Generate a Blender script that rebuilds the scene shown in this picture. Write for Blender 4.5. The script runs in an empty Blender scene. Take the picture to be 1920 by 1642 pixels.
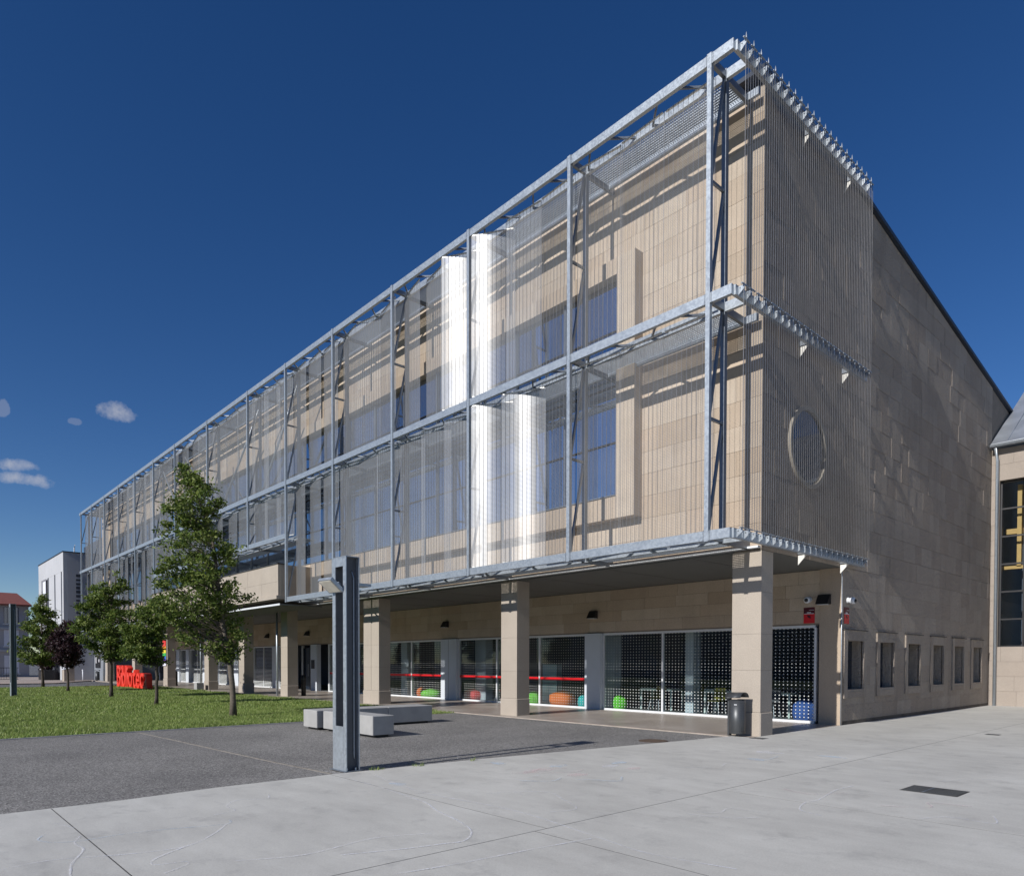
import bpy, math, random
import numpy as np
from mathutils import Matrix, Vector

random.seed(7)
rng = np.random.default_rng(11)
S = bpy.context.scene
COL = S.collection

# ------------------------------------------------------------------ camera
RIGHT = Vector((0.670737, 0.741693, 0.001776))
FWD = Vector((-0.741529, 0.670636, -0.019534))
UP = Vector((-0.015679, 0.011786, 0.999808))
EYE = Vector((7.546864, -12.720464, 1.599441))
FPX, CYPX = 1318.913, 1268.0146
cam = bpy.data.cameras.new('camera')
camo = bpy.data.objects.new('camera', cam)
COL.objects.link(camo)
cam.sensor_width = 36.0
cam.sensor_fit = 'HORIZONTAL'
cam.lens = 24.7296
cam.shift_y = 0.23282
cam.clip_start = 0.1
cam.clip_end = 3000.0
camo.matrix_world = Matrix(((RIGHT.x, UP.x, -FWD.x, EYE.x), (RIGHT.y, UP.y, -FWD.y, EYE.y),
                            (RIGHT.z, UP.z, -FWD.z, EYE.z), (0, 0, 0, 1)))
S.camera = camo

# ------------------------------------------------------------------ sun, sky, exposure
HEAD = -0.030                       # light travels +Y, a touch towards -X
SUN_EL = math.atan(0.569)
sd = bpy.data.lights.new('sun', 'SUN')
sd.energy = 5.0
sd.angle = math.radians(0.53)
sd.color = (1.0, 0.965, 0.92)
so = bpy.data.objects.new('sun', sd)
COL.objects.link(so)
ldir = Vector((HEAD, 1.0, -0.569)).normalized()
so.rotation_euler = ldir.to_track_quat('-Z', 'Y').to_euler()
so.location = (0, -60, 40)

W = bpy.data.worlds.new('World')
S.world = W
W.use_nodes = True
nt = W.node_tree
for n in list(nt.nodes):
    nt.nodes.remove(n)
wout = nt.nodes.new('ShaderNodeOutputWorld')
bg = nt.nodes.new('ShaderNodeBackground')
sky = nt.nodes.new('ShaderNodeTexSky')
sky.sky_type = 'NISHITA'
sky.sun_disc = False
sky.sun_elevation = SUN_EL
sky.sun_rotation = math.pi + HEAD
sky.altitude = 1800
sky.air_density = 1.0
sky.dust_density = 0.0
sky.ozone_density = 2.0
bg.inputs['Strength'].default_value = 0.084
# a few small fair-weather clouds, low above the horizon
tc = nt.nodes.new('ShaderNodeTexCoord')
cn = nt.nodes.new('ShaderNodeTexNoise')
cn.inputs['Scale'].default_value = 26.0
cn.inputs['Detail'].default_value = 7.0
cn.inputs['Roughness'].default_value = 0.62
nt.links.new(tc.outputs['Generated'], cn.inputs['Vector'])


def wmath(op, a, b=None, c=None):
    n = nt.nodes.new('ShaderNodeMath')
    n.operation = op
    for i, v in enumerate((a, b, c)):
        if v is None:
            continue
        if isinstance(v, (int, float)):
            n.inputs[i].default_value = v
        else:
            nt.links.new(v, n.inputs[i])
    return n.outputs[0]


def wdot(vec):
    n = nt.nodes.new('ShaderNodeVectorMath')
    n.operation = 'DOT_PRODUCT'
    nt.links.new(tc.outputs['Generated'], n.inputs[0])
    n.inputs[1].default_value = vec
    return n.outputs['Value']


acc = None
for (u, v, wu, wv, dens) in ((30, 871, 36, 13, .95), (60, 899, 50, 14, .95), (218, 772, 34, 17, .8), (140, 790, 12, 7, .16), (4, 766, 12, 16, .2)):
    d = (RIGHT * ((u - 960) / FPX) + FWD + UP * ((CYPX - v) / FPX)).normalized()
    a = Vector((-d.y, d.x, 0)).normalized()
    b = d.cross(a).normalized()
    k = d.dot(FWD)
    da = wmath('MULTIPLY', wdot(a), FPX / (wu * k * 1.0))
    db = wmath('MULTIPLY', wdot(b), FPX / (wv * k * 1.0))
    r2 = wmath('ADD', wmath('MULTIPLY', da, da), wmath('MULTIPLY', db, db))
    front = wmath('GREATER_THAN', wdot(d), 0.5)
    m = wmath('SUBTRACT', wmath('MULTIPLY_ADD', cn.outputs[0], 5.2, -1.7), r2)
    m = wmath('MULTIPLY', wmath('MINIMUM', wmath('MAXIMUM', wmath('MULTIPLY', m, 0.5), 0.0), dens), front)
    acc = m if acc is None else wmath('MAXIMUM', acc, m)
mixc = nt.nodes.new('ShaderNodeMixRGB')
nt.links.new(acc, mixc.inputs['Fac'])
hsv = nt.nodes.new('ShaderNodeHueSaturation')
hsv.inputs['Saturation'].default_value = 1.31
hsv.inputs['Hue'].default_value = 0.511
nt.links.new(sky.outputs[0], hsv.inputs['Color'])
nt.links.new(hsv.outputs[0], mixc.inputs['Color1'])
mixc.inputs['Color2'].default_value = (6.2, 6.3, 6.9, 1)
nt.links.new(mixc.outputs[0], bg.inputs['Color'])
nt.links.new(bg.outputs[0], wout.inputs['Surface'])

S.render.engine = 'CYCLES'
S.view_settings.view_transform = 'Standard'
S.view_settings.look = 'None'
S.view_settings.exposure = 0.0
S.view_settings.gamma = 1.0
S.view_settings.use_curve_mapping = False
S.render.film_transparent = False
S.cycles.max_bounces = 8
S.cycles.transparent_max_bounces = 24


# ------------------------------------------------------------------ materials
def mk(name):
    m = bpy.data.materials.new(name)
    m.use_nodes = True
    t = m.node_tree
    for n in list(t.nodes):
        t.nodes.remove(n)
    out = t.nodes.new('ShaderNodeOutputMaterial')
    return m, t, out


class NT:
    def __init__(s, t):
        s.t = t

    def n(s, typ, **kw):
        n = s.t.nodes.new(typ)
        for k, v in kw.items():
            setattr(n, k, v)
        return n

    def set(s, n, k, v):
        if isinstance(v, bpy.types.NodeSocket):
            s.t.links.new(v, n.inputs[k])
        else:
            n.inputs[k].default_value = v

    def math(s, op, a, b=0.0, c=None, clamp=False):
        n = s.n('ShaderNodeMath', operation=op, use_clamp=clamp)
        s.set(n, 0, a)
        s.set(n, 1, b)
        if c is not None:
            s.set(n, 2, c)
        return n.outputs[0]

    def noise(s, scale, detail=4.0, rough=0.55, vec=None, coord='Object'):
        n = s.n('ShaderNodeTexNoise')
        n.inputs['Scale'].default_value = scale
        n.inputs['Detail'].default_value = detail
        n.inputs['Roughness'].default_value = rough
        if vec is None:
            tcn = s.n('ShaderNodeNewGeometry') if coord == 'Position' else s.n('ShaderNodeTexCoord')
            vec = tcn.outputs['Position' if coord == 'Position' else coord]
        s.t.links.new(vec, n.inputs['Vector'])
        return n.outputs[0]

    def ramp(s, fac, pts):
        n = s.n('ShaderNodeValToRGB')
        s.set(n, 'Fac', fac)
        e = n.color_ramp.elements
        e[0].position, e[0].color = pts[0][0], (*pts[0][1], 1)
        e[1].position, e[1].color = pts[-1][0], (*pts[-1][1], 1)
        for p, c in pts[1:-1]:
            x = e.new(p)
            x.color = (*c, 1)
        return n.outputs[0]

    def mix(s, fac, a, b, mode='MIX'):
        n = s.n('ShaderNodeMixRGB', blend_type=mode)
        s.set(n, 'Fac', fac)
        for k, v in (('Color1', a), ('Color2', b)):
            if isinstance(v, tuple):
                n.inputs[k].default_value = (*v, 1)
            else:
                s.t.links.new(v, n.inputs[k])
        return n.outputs[0]

    def vscale(s, vec, sc):
        n = s.n('ShaderNodeVectorMath', operation='MULTIPLY')
        s.t.links.new(vec, n.inputs[0])
        n.inputs[1].default_value = sc
        return n.outputs[0]

    def bump(s, h, strength, dist=0.01):
        n = s.n('ShaderNodeBump')
        n.inputs['Strength'].default_value = strength
        n.inputs['Distance'].default_value = dist
        s.t.links.new(h, n.inputs['Height'])
        return n.outputs[0]

    def pbsdf(s, col, rough=0.6, metal=0.0, normal=None, spec=None):
        n = s.n('ShaderNodeBsdfPrincipled')
        if isinstance(col, tuple):
            n.inputs['Base Color'].default_value = (*col, 1)
        else:
            s.t.links.new(col, n.inputs['Base Color'])
        s.set(n, 'Roughness', rough)
        n.inputs['Metallic'].default_value = metal
        if spec is not None:
            n.inputs['Specular IOR Level'].default_value = spec
        if normal is not None:
            s.t.links.new(normal, n.inputs['Normal'])
        return n


def tri(c, k):
    return tuple(min(1.0, x * k) for x in c)


def plain(name, col, rough=0.55, metal=0.0, var=0.12, scale=6.0, bump=0.0, bscale=60.0, coord='Position'):
    m, t, out = mk(name)
    N = NT(t)
    nz = N.noise(scale, 5, 0.6, coord=coord)
    c = N.ramp(nz, [(0.3, tri(col, 1 - var)), (0.7, tri(col, 1 + var))])
    nrm = N.bump(N.noise(bscale, 3, coord=coord), bump, 0.01) if bump else None
    rz = N.math('MULTIPLY_ADD', nz, 0.16, rough - 0.08)
    b = N.pbsdf(c, rz, metal, nrm)
    t.links.new(b.outputs[0], out.inputs[0])
    return m


def stone(name, cols, stain=0.25, bump=0.25, rand=1.0, bd=0.012):
    """sawn sandstone: tone by block, cloudy grain, vertical water marks"""
    m, t, out = mk(name)
    N = NT(t)
    oi = N.n('ShaderNodeObjectInfo')
    ge = N.n('ShaderNodeNewGeometry')
    r = N.math('FRACT', N.math('ADD', oi.outputs['Random'], ge.outputs['Random Per Island']))
    r = N.math('MULTIPLY_ADD', r, rand, 0.5 - 0.5 * rand)
    c = N.ramp(r, [(0.0, cols[0]), (0.35, cols[1]), (0.7, cols[2]), (1.0, cols[3])])
    nz = N.noise(1.6, 6, 0.6, ge.outputs['Position'])
    c = N.mix(N.math('MULTIPLY', N.math('SUBTRACT', nz, 0.35, clamp=True), 0.8), c, tri(cols[0], 0.78))
    fine = N.noise(38.0, 4, 0.7, ge.outputs['Position'])
    c = N.mix(0.22, c, N.ramp(fine, [(0.3, (0.25, 0.22, 0.18)), (0.7, (0.85, 0.78, 0.68))]), 'OVERLAY')
    st = N.noise(2.2, 5, 0.6, N.vscale(ge.outputs['Position'], (1, 1, 0.12)))
    c = N.mix(N.math('MULTIPLY', N.math('SUBTRACT', st, 0.52, clamp=True), stain * 6, clamp=True), c, (0.2, 0.175, 0.15))
    hgt = fine if bd < 0.02 else N.math('ADD', fine, N.math('MULTIPLY', N.noise(8.0, 3, 0.6, ge.outputs['Position']), 2.0))
    nrm = N.bump(hgt, bump, bd)
    b = N.pbsdf(c, 0.85, 0.0, nrm, 0.3)
    t.links.new(b.outputs[0], out.inputs[0])
    return m


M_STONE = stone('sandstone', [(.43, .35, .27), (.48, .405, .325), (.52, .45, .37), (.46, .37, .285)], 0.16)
M_SIDE = stone('sandstone_side_shaded', [(.32, .275, .235), (.36, .315, .27), (.39, .345, .30), (.34, .29, .245)], 0.30, 1.0, 1.0, 0.032)  # same sandstone, more stained and darkened to carry the gable wall's shade
M_COLST = stone('sandstone_column', [(.35, .31, .265), (.375, .335, .29), (.39, .35, .305), (.355, .31, .26)], 0.06, 0.2, 0.6)
M_ANX = stone('sandstone_annex', [(.31, .27, .235), (.325, .285, .25), (.335, .295, .26), (.30, .26, .22)], 0.08, 0.2, 0.6)
M_CORE = plain('mortar', (.20, .17, .14), 0.9, 0, 0.15)
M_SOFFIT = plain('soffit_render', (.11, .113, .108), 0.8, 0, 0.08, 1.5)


def galv(name, col, metal=0.55, rough=0.42):
    m, t, out = mk(name)
    N = NT(t)
    ge = N.n('ShaderNodeNewGeometry')
    v = N.n('ShaderNodeTexVoronoi')
    v.inputs['Scale'].default_value = 26.0
    t.links.new(ge.outputs['Position'], v.inputs['Vector'])
    sep = N.n('ShaderNodeSeparateColor')
    t.links.new(v.outputs['Color'], sep.inputs[0])
    nz = N.noise(3.0, 5, 0.6, ge.outputs['Position'])
    f = N.math('ADD', N.math('MULTIPLY', sep.outputs[0], 0.45), N.math('MULTIPLY', nz, 0.55))
    c = N.ramp(f, [(0.2, tri(col, .88)), (0.8, tri(col, 1.10))])
    b = N.pbsdf(c, N.math('MULTIPLY_ADD', f, 0.22, rough - 0.1), metal)
    t.links.new(b.outputs[0], out.inputs[0])
    return m


M_GALV = galv('galvanised_steel', (.38, .42, .46))
M_GALVD = galv('galvanised_steel_dark', (.20, .225, .26), 0.6, 0.45)  # same steel darkened; shade on inner members' side faces is in the colour
M_WEB = galv('shaded_steel_web', (.10, .105, .115), 0.3, 0.6)  # channel steel darkened, the recessed web's shade is put into the colour


def meshmat(name, cover, col, rough=0.36, aniso=0.92, metal=0.8):
    """woven steel fabric: fine horizontal wires with open gaps"""
    m, t, out = mk(name)
    N = NT(t)
    ge = N.n('ShaderNodeNewGeometry')
    sep = N.n('ShaderNodeSeparateXYZ')
    t.links.new(ge.outputs['Position'], sep.inputs[0])
    wv = N.math('SINE', N.math('MULTIPLY', sep.outputs['Z'], 2 * math.pi / 0.034))
    nz = N.noise(1.1, 3, 0.5, ge.outputs['Position'])
    f = N.math('ADD', N.math('MULTIPLY_ADD', wv, 0.13, cover), N.math('MULTIPLY_ADD', nz, 0.16, -0.08), clamp=True)
    tr = N.n('ShaderNodeBsdfTransparent')
    b = N.pbsdf(col, rough, metal)
    b.inputs['Anisotropic'].default_value = aniso
    cr = N.n('ShaderNodeVectorMath', operation='CROSS_PRODUCT')
    t.links.new(ge.outputs['Normal'], cr.inputs[0])
    cr.inputs[1].default_value = (0, 0, 1)
    b.inputs['Tangent'].default_value = (0, 0, 1)
    cz = N.n('ShaderNodeCombineXYZ')
    cz.inputs[2].default_value = 1.0
    t.links.new(cz.outputs[0], b.inputs['Tangent'])
    mx = N.n('ShaderNodeMixShader')
    t.links.new(f, mx.inputs[0])
    t.links.new(tr.outputs[0], mx.inputs[1])
    t.links.new(b.outputs[0], mx.inputs[2])
    t.links.new(mx.outputs[0], out.inputs[0])
    return m


M_MESH = meshmat('woven_steel_fabric', 0.33, (.58, .585, .59), 0.42, 0.82, 0.45)
M_MESHL = meshmat('woven_steel_fabric_open', 0.15, (.55, .555, .56), 0.42, 0.84, 0.45)
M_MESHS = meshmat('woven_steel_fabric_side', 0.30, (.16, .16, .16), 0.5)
M_ROD = plain('steel_rod', (.36, .35, .34), 0.35, 0.7, 0.1)
M_WIRE = plain('bright_holder', (.75, .74, .70), 0.4, 0.2, 0.05)


def glass_dark(name, col=(.012, .018, .03), refl=0.5, rough=0.03):
    m, t, out = mk(name)
    N = NT(t)
    nz = N.noise(0.7, 2, 0.5, coord='Position')
    b = N.pbsdf(N.ramp(nz, [(.3, tri(col, .6)), (.7, tri(col, 1.5))]), rough, 0, N.bump(N.noise(0.35, 1, coord='Position'), 0.06, 0.05))
    g = N.n('ShaderNodeBsdfGlossy')
    g.inputs['Roughness'].default_value = rough
    g.inputs['Color'].default_value = (.80, .88, 1, 1)
    mx = N.n('ShaderNodeMixShader')
    mx.inputs[0].default_value = refl
    t.links.new(b.outputs[0], mx.inputs[1])
    t.links.new(g.outputs[0], mx.inputs[2])
    t.links.new(mx.outputs[0], out.inputs[0])
    return m


M_GLASS = glass_dark('sky_reflecting_glass', refl=0.55)
M_GLASSD = glass_dark('dark_window_glass', refl=0.10)


def shopglass(name, mode):
    m, t, out = mk(name)
    N = NT(t)
    ge = N.n('ShaderNodeNewGeometry')
    sep = N.n('ShaderNodeSeparateXYZ')
    t.links.new(ge.outputs['Position'], sep.inputs[0])
    fr = N.n('ShaderNodeFresnel')
    fr.inputs['IOR'].default_value = 1.5
    tr = N.n('ShaderNodeBsdfTransparent')
    tr.inputs['Color'].default_value = (.86, .90, .90, 1)
    gl = N.n('ShaderNodeBsdfGlossy')
    gl.inputs['Roughness'].default_value = 0.02
    gl.inputs['Color'].default_value = (.8, .85, .9, 1)
    mx = N.n('ShaderNodeMixShader')
    t.links.new(N.math('MULTIPLY', fr.outputs[0], N.math('SUBTRACT', 1.0, ge.outputs['Backfacing'])), mx.inputs[0])
    t.links.new(tr.outputs[0], mx.inputs[1])
    t.links.new(gl.outputs[0], mx.inputs[2])
    if mode == 'dots':
        fx = N.math('SUBTRACT', N.math('FRACT', N.math('DIVIDE', sep.outputs['X'], 0.118)), 0.5)
        fz = N.math('SUBTRACT', N.math('FRACT', N.math('DIVIDE', sep.outputs['Z'], 0.096)), 0.5)
        mask = N.math('LESS_THAN', N.math('ADD', N.math('MULTIPLY', N.math('MULTIPLY', fx, fx), 1.5), N.math('MULTIPLY', fz, fz)), 0.028)
    elif mode == 'none':
        t.links.new(mx.outputs[0], out.inputs[0])
        return m
    else:
        fz = N.math('FRACT', N.math('DIVIDE', sep.outputs['Z'], 0.085))
        low = N.math('LESS_THAN', sep.outputs['Z'], 1.15)
        mask = N.math('LESS_THAN', fz, N.math('MULTIPLY_ADD', low, 0.25, 0.16))
    df = N.n('ShaderNodeBsdfDiffuse')
    df.inputs['Color'].default_value = (.62, .64, .63, 1)
    mx2 = N.n('ShaderNodeMixShader')
    t.links.new(N.math('MULTIPLY', mask, 0.92), mx2.inputs[0])
    t.links.new(mx.outputs[0], mx2.inputs[1])
    t.links.new(df.outputs[0], mx2.inputs[2])
    t.links.new(mx2.outputs[0], out.inputs[0])
    return m


M_DOTS = shopglass('dotted_shop_glass', 'dots')
M_STRIPE = shopglass('striped_shop_glass', 'stripes')
M_GCLEAR = shopglass('clear_glass', 'none')
M_WHITE = plain('white_painted_metal', (.66, .68, .70), 0.4, 0, 0.05)
M_PILLAR = plain('white_cladding', (.56, .60, .65), 0.45, 0, 0.05, 1.0)
M_BLACK = plain('black_metal', (.02, .02, .022), 0.45, 0.2, 0.1)
M_DKGREY = plain('dark_grey_metal', (.075, .08, .085), 0.42, 0.4, 0.12, 4.0)
M_RED = plain('red_paint', (.78, .045, .025), 0.4, 0, 0.06, 1.0)
M_REDD = plain('red_sign', (.62, .012, .018), 0.4, 0, 0.06)
M_SIGNK = plain('sign_dark_red', (.07, .005, .012), 0.4, 0, 0.1)
M_CONC = plain('bench_concrete', (.33, .328, .32), 0.8, 0, 0.1, 3.0, 0.12, 90)
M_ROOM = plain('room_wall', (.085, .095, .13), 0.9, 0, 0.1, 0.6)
M_ROOMF = plain('room_floor', (.14, .145, .15), 0.5, 0, 0.1, 1)
M_TABLE = plain('mint_white_lacquer', (.62, .72, .69), 0.4, 0, 0.04)
M_AMBER = plain('amber_timber', (.62, .36, .12), 0.5, 0, 0.1)
M_ZINC = plain('zinc_roof', (.40, .43, .47), 0.4, 0.55, 0.16, 1.2)
M_RTRIM = plain('roof_edge_metal', (.03, .04, .06), 0.5, 0.3, 0.1)
M_IRON = plain('cast_iron', (.06, .058, .055), 0.7, 0.3, 0.25, 20)
M_TWHITE = plain('pale_concrete_panel', (.44, .45, .47), 0.8, 0, 0.05, 0.6)
M_TDARK = plain('dark_slot', (.045, .05, .065), 0.5, 0, 0.1)
M_CLAD = plain('dark_blue_cladding', (.04, .05, .075), 0.45, 0.3, 0.12, 0.8)
M_TILE = plain('red_roof_tile', (.19, .055, .038), 0.8, 0, 0.3, 5)
M_RENDER = plain('grey_render', (.40, .40, .42), 0.85, 0, 0.08, 0.7)
M_SHUT = plain('white_shutter', (.70, .72, .78), 0.6, 0, 0.04)
M_GREYW = plain('grey_wall_panel', (.20, .22, .25), 0.7, 0, 0.08, 0.6)


def poufmat(n, c):
    return plain(n, c, 0.75, 0, 0.14, 9, 0.25, 30)


# ground materials
def concrete_mat():
    m, t, out = mk('plaza_concrete')
    N = NT(t)
    ge = N.n('ShaderNodeNewGeometry')
    big = N.noise(0.55, 6, 0.62, ge.outputs['Position'])
    streak = N.noise(1.2, 6, 0.65, N.vscale(ge.outputs['Position'], (0.9, 2.6, 1)))
    fine = N.noise(70, 3, 0.7, ge.outputs['Position'])
    f = N.math('ADD', N.math('MULTIPLY', big, 0.55), N.math('MULTIPLY', streak, 0.45))
    c = N.ramp(f, [(0.28, (.37, .36, .33)), (0.42, (.475, .465, .43)), (0.56, (.54, .53, .49)), (0.75, (.62, .61, .57))])
    c = N.mix(0.25, c, N.ramp(fine, [(0.3, (.3, .3, .3)), (0.7, (.7, .7, .7))]), 'OVERLAY')
    blot = N.noise(1.9, 6, 0.68, ge.outputs['Position'])
    c = N.mix(N.math('MULTIPLY', N.math('SUBTRACT', blot, 0.55, clamp=True), 3.5, clamp=True), c, (.31, .305, .29))
    b = N.pbsdf(c, N.math('MULTIPLY_ADD', big, 0.25, 0.5), 0, N.bump(fine, 0.08, 0.01), 0.35)
    t.links.new(b.outputs[0], out.inputs[0])
    return m


def asphalt_mat(name, base, grain):
    m, t, out = mk(name)
    N = NT(t)
    ge = N.n('ShaderNodeNewGeometry')
    v = N.n('ShaderNodeTexVoronoi')
    v.inputs['Scale'].default_value = 60.0
    t.links.new(ge.outputs['Position'], v.inputs['Vector'])
    sep = N.n('ShaderNodeSeparateColor')
    t.links.new(v.outputs['Color'], sep.inputs[0])
    big = N.noise(0.45, 5, 0.6, ge.outputs['Position'])
    c = N.ramp(sep.outputs[0], [(0.0, tri(base, .45)), (0.45, base), (0.82, tri(base, 1.3)), (1.0, tri(base, grain * .85))])
    c = N.mix(0.75, c, N.ramp(big, [(0.3, (.36, .36, .36)), (0.7, (.62, .62, .61))]), 'OVERLAY')
    b = N.pbsdf(c, 0.85, 0, N.bump(sep.outputs[0], 0.7, 0.012), 0.3)
    t.links.new(b.outputs[0], out.inputs[0])
    return m


def porch_mat():
    m, t, out = mk('porch_paving')
    N = NT(t)
    ge = N.n('ShaderNodeNewGeometry')
    big = N.noise(0.9, 6, 0.6, ge.outputs['Position'])
    c = N.ramp(big, [(0.3, (.30, .255, .215)), (0.7, (.46, .41, .36))])
    b = N.pbsdf(c, N.math('MULTIPLY_ADD', big, 0.3, 0.2), 0, None, 0.5)
    t.links.new(b.outputs[0], out.inputs[0])
    return m


def lawn_mat():
    m, t, out = mk('lawn_soil')
    N = NT(t)
    ge = N.n('ShaderNodeNewGeometry')
    big = N.noise(0.9, 5, 0.6, ge.outputs['Position'])
    c = N.ramp(big, [(0.3, (.07, .115, .02)), (0.55, (.10, .15, .028)), (0.75, (.15, .18, .045))])
    b = N.pbsdf(c, 0.9, 0, N.bump(N.noise(40, 4, coord='Position'), 0.8, 0.03), 0.2)
    t.links.new(b.outputs[0], out.inputs[0])
    return m


def leaf_mat(name, a, b_, c_, transl=0.3):
    m, t, out = mk(name)
    N = NT(t)
    ge = N.n('ShaderNodeNewGeometry')
    c = N.ramp(ge.outputs['Random Per Island'], [(0.0, a), (0.55, b_), (1.0, c_)])
    big = N.noise(1.3, 3, 0.5, ge.outputs['Position'])
    c = N.mix(0.6, c, N.ramp(big, [(0.3, (.33, .33, .33)), (0.7, (.66, .66, .62))]), 'OVERLAY')
    d = N.pbsdf(c, 0.5, 0, None, 0.35)
    tl = N.n('ShaderNodeBsdfTranslucent')
    t.links.new(c, tl.inputs['Color'])
    mx = N.n('ShaderNodeMixShader')
    mx.inputs[0].default_value = transl
    t.links.new(d.outputs[0], mx.inputs[1])
    t.links.new(tl.outputs[0], mx.inputs[2])
    t.links.new(mx.outputs[0], out.inputs[0])
    return m


M_PLAZA = concrete_mat()
M_ASPH = asphalt_mat('exposed_aggregate_asphalt', (.20, .193, .185), 2.3)
M_ROAD = asphalt_mat('road_asphalt', (.14, .14, .145), 2.0)
M_PORCH = porch_mat()
M_LAWN = lawn_mat()
M_GRASS = leaf_mat('grass_blades', (.15, .225, .05), (.225, .31, .075), (.38, .41, .17), 0.3)
M_LEAF = leaf_mat('oak_leaf', (.06, .105, .02), (.125, .18, .035), (.26, .30, .09), 0.42)
M_LEAFP = leaf_mat('purple_leaf', (.018, .008, .013), (.034, .014, .020), (.06, .028, .03), 0.2)
M_BARK = plain('grey_bark', (.12, .10, .08), 0.9, 0, 0.3, 14, 0.5, 40)
M_BARKD = plain('dark_bark', (.065, .052, .042), 0.9, 0, 0.3, 14, 0.5, 40)


def chalk_mat(name, col, op):
    m, t, out = mk(name)
    N = NT(t)
    nz = N.noise(55, 4, 0.7, coord='Position')
    nb = N.noise(3.0, 3, 0.6, coord='Position')
    f = N.math('MULTIPLY', N.math('MULTIPLY', N.math('SUBTRACT', nz, 0.40, clamp=True), 7.0, clamp=True),
               N.math('MULTIPLY', N.math('SUBTRACT', nb, 0.25, clamp=True), op * 3, clamp=True), clamp=True)
    tr = N.n('ShaderNodeBsdfTransparent')
    d = N.n('ShaderNodeBsdfDiffuse')
    d.inputs['Color'].default_value = (*col, 1)
    mx = N.n('ShaderNodeMixShader')
    t.links.new(f, mx.inputs[0])
    t.links.new(tr.outputs[0], mx.inputs[1])
    t.links.new(d.outputs[0], mx.inputs[2])
    t.links.new(mx.outputs[0], out.inputs[0])
    return m


M_CHW = chalk_mat('white_chalk', (.80, .81, .86), 0.7)
M_CHB = chalk_mat('blue_chalk', (.60, .70, .80), 0.7)
M_CHP = chalk_mat('pink_chalk', (.76, .62, .61), 0.6)


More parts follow.
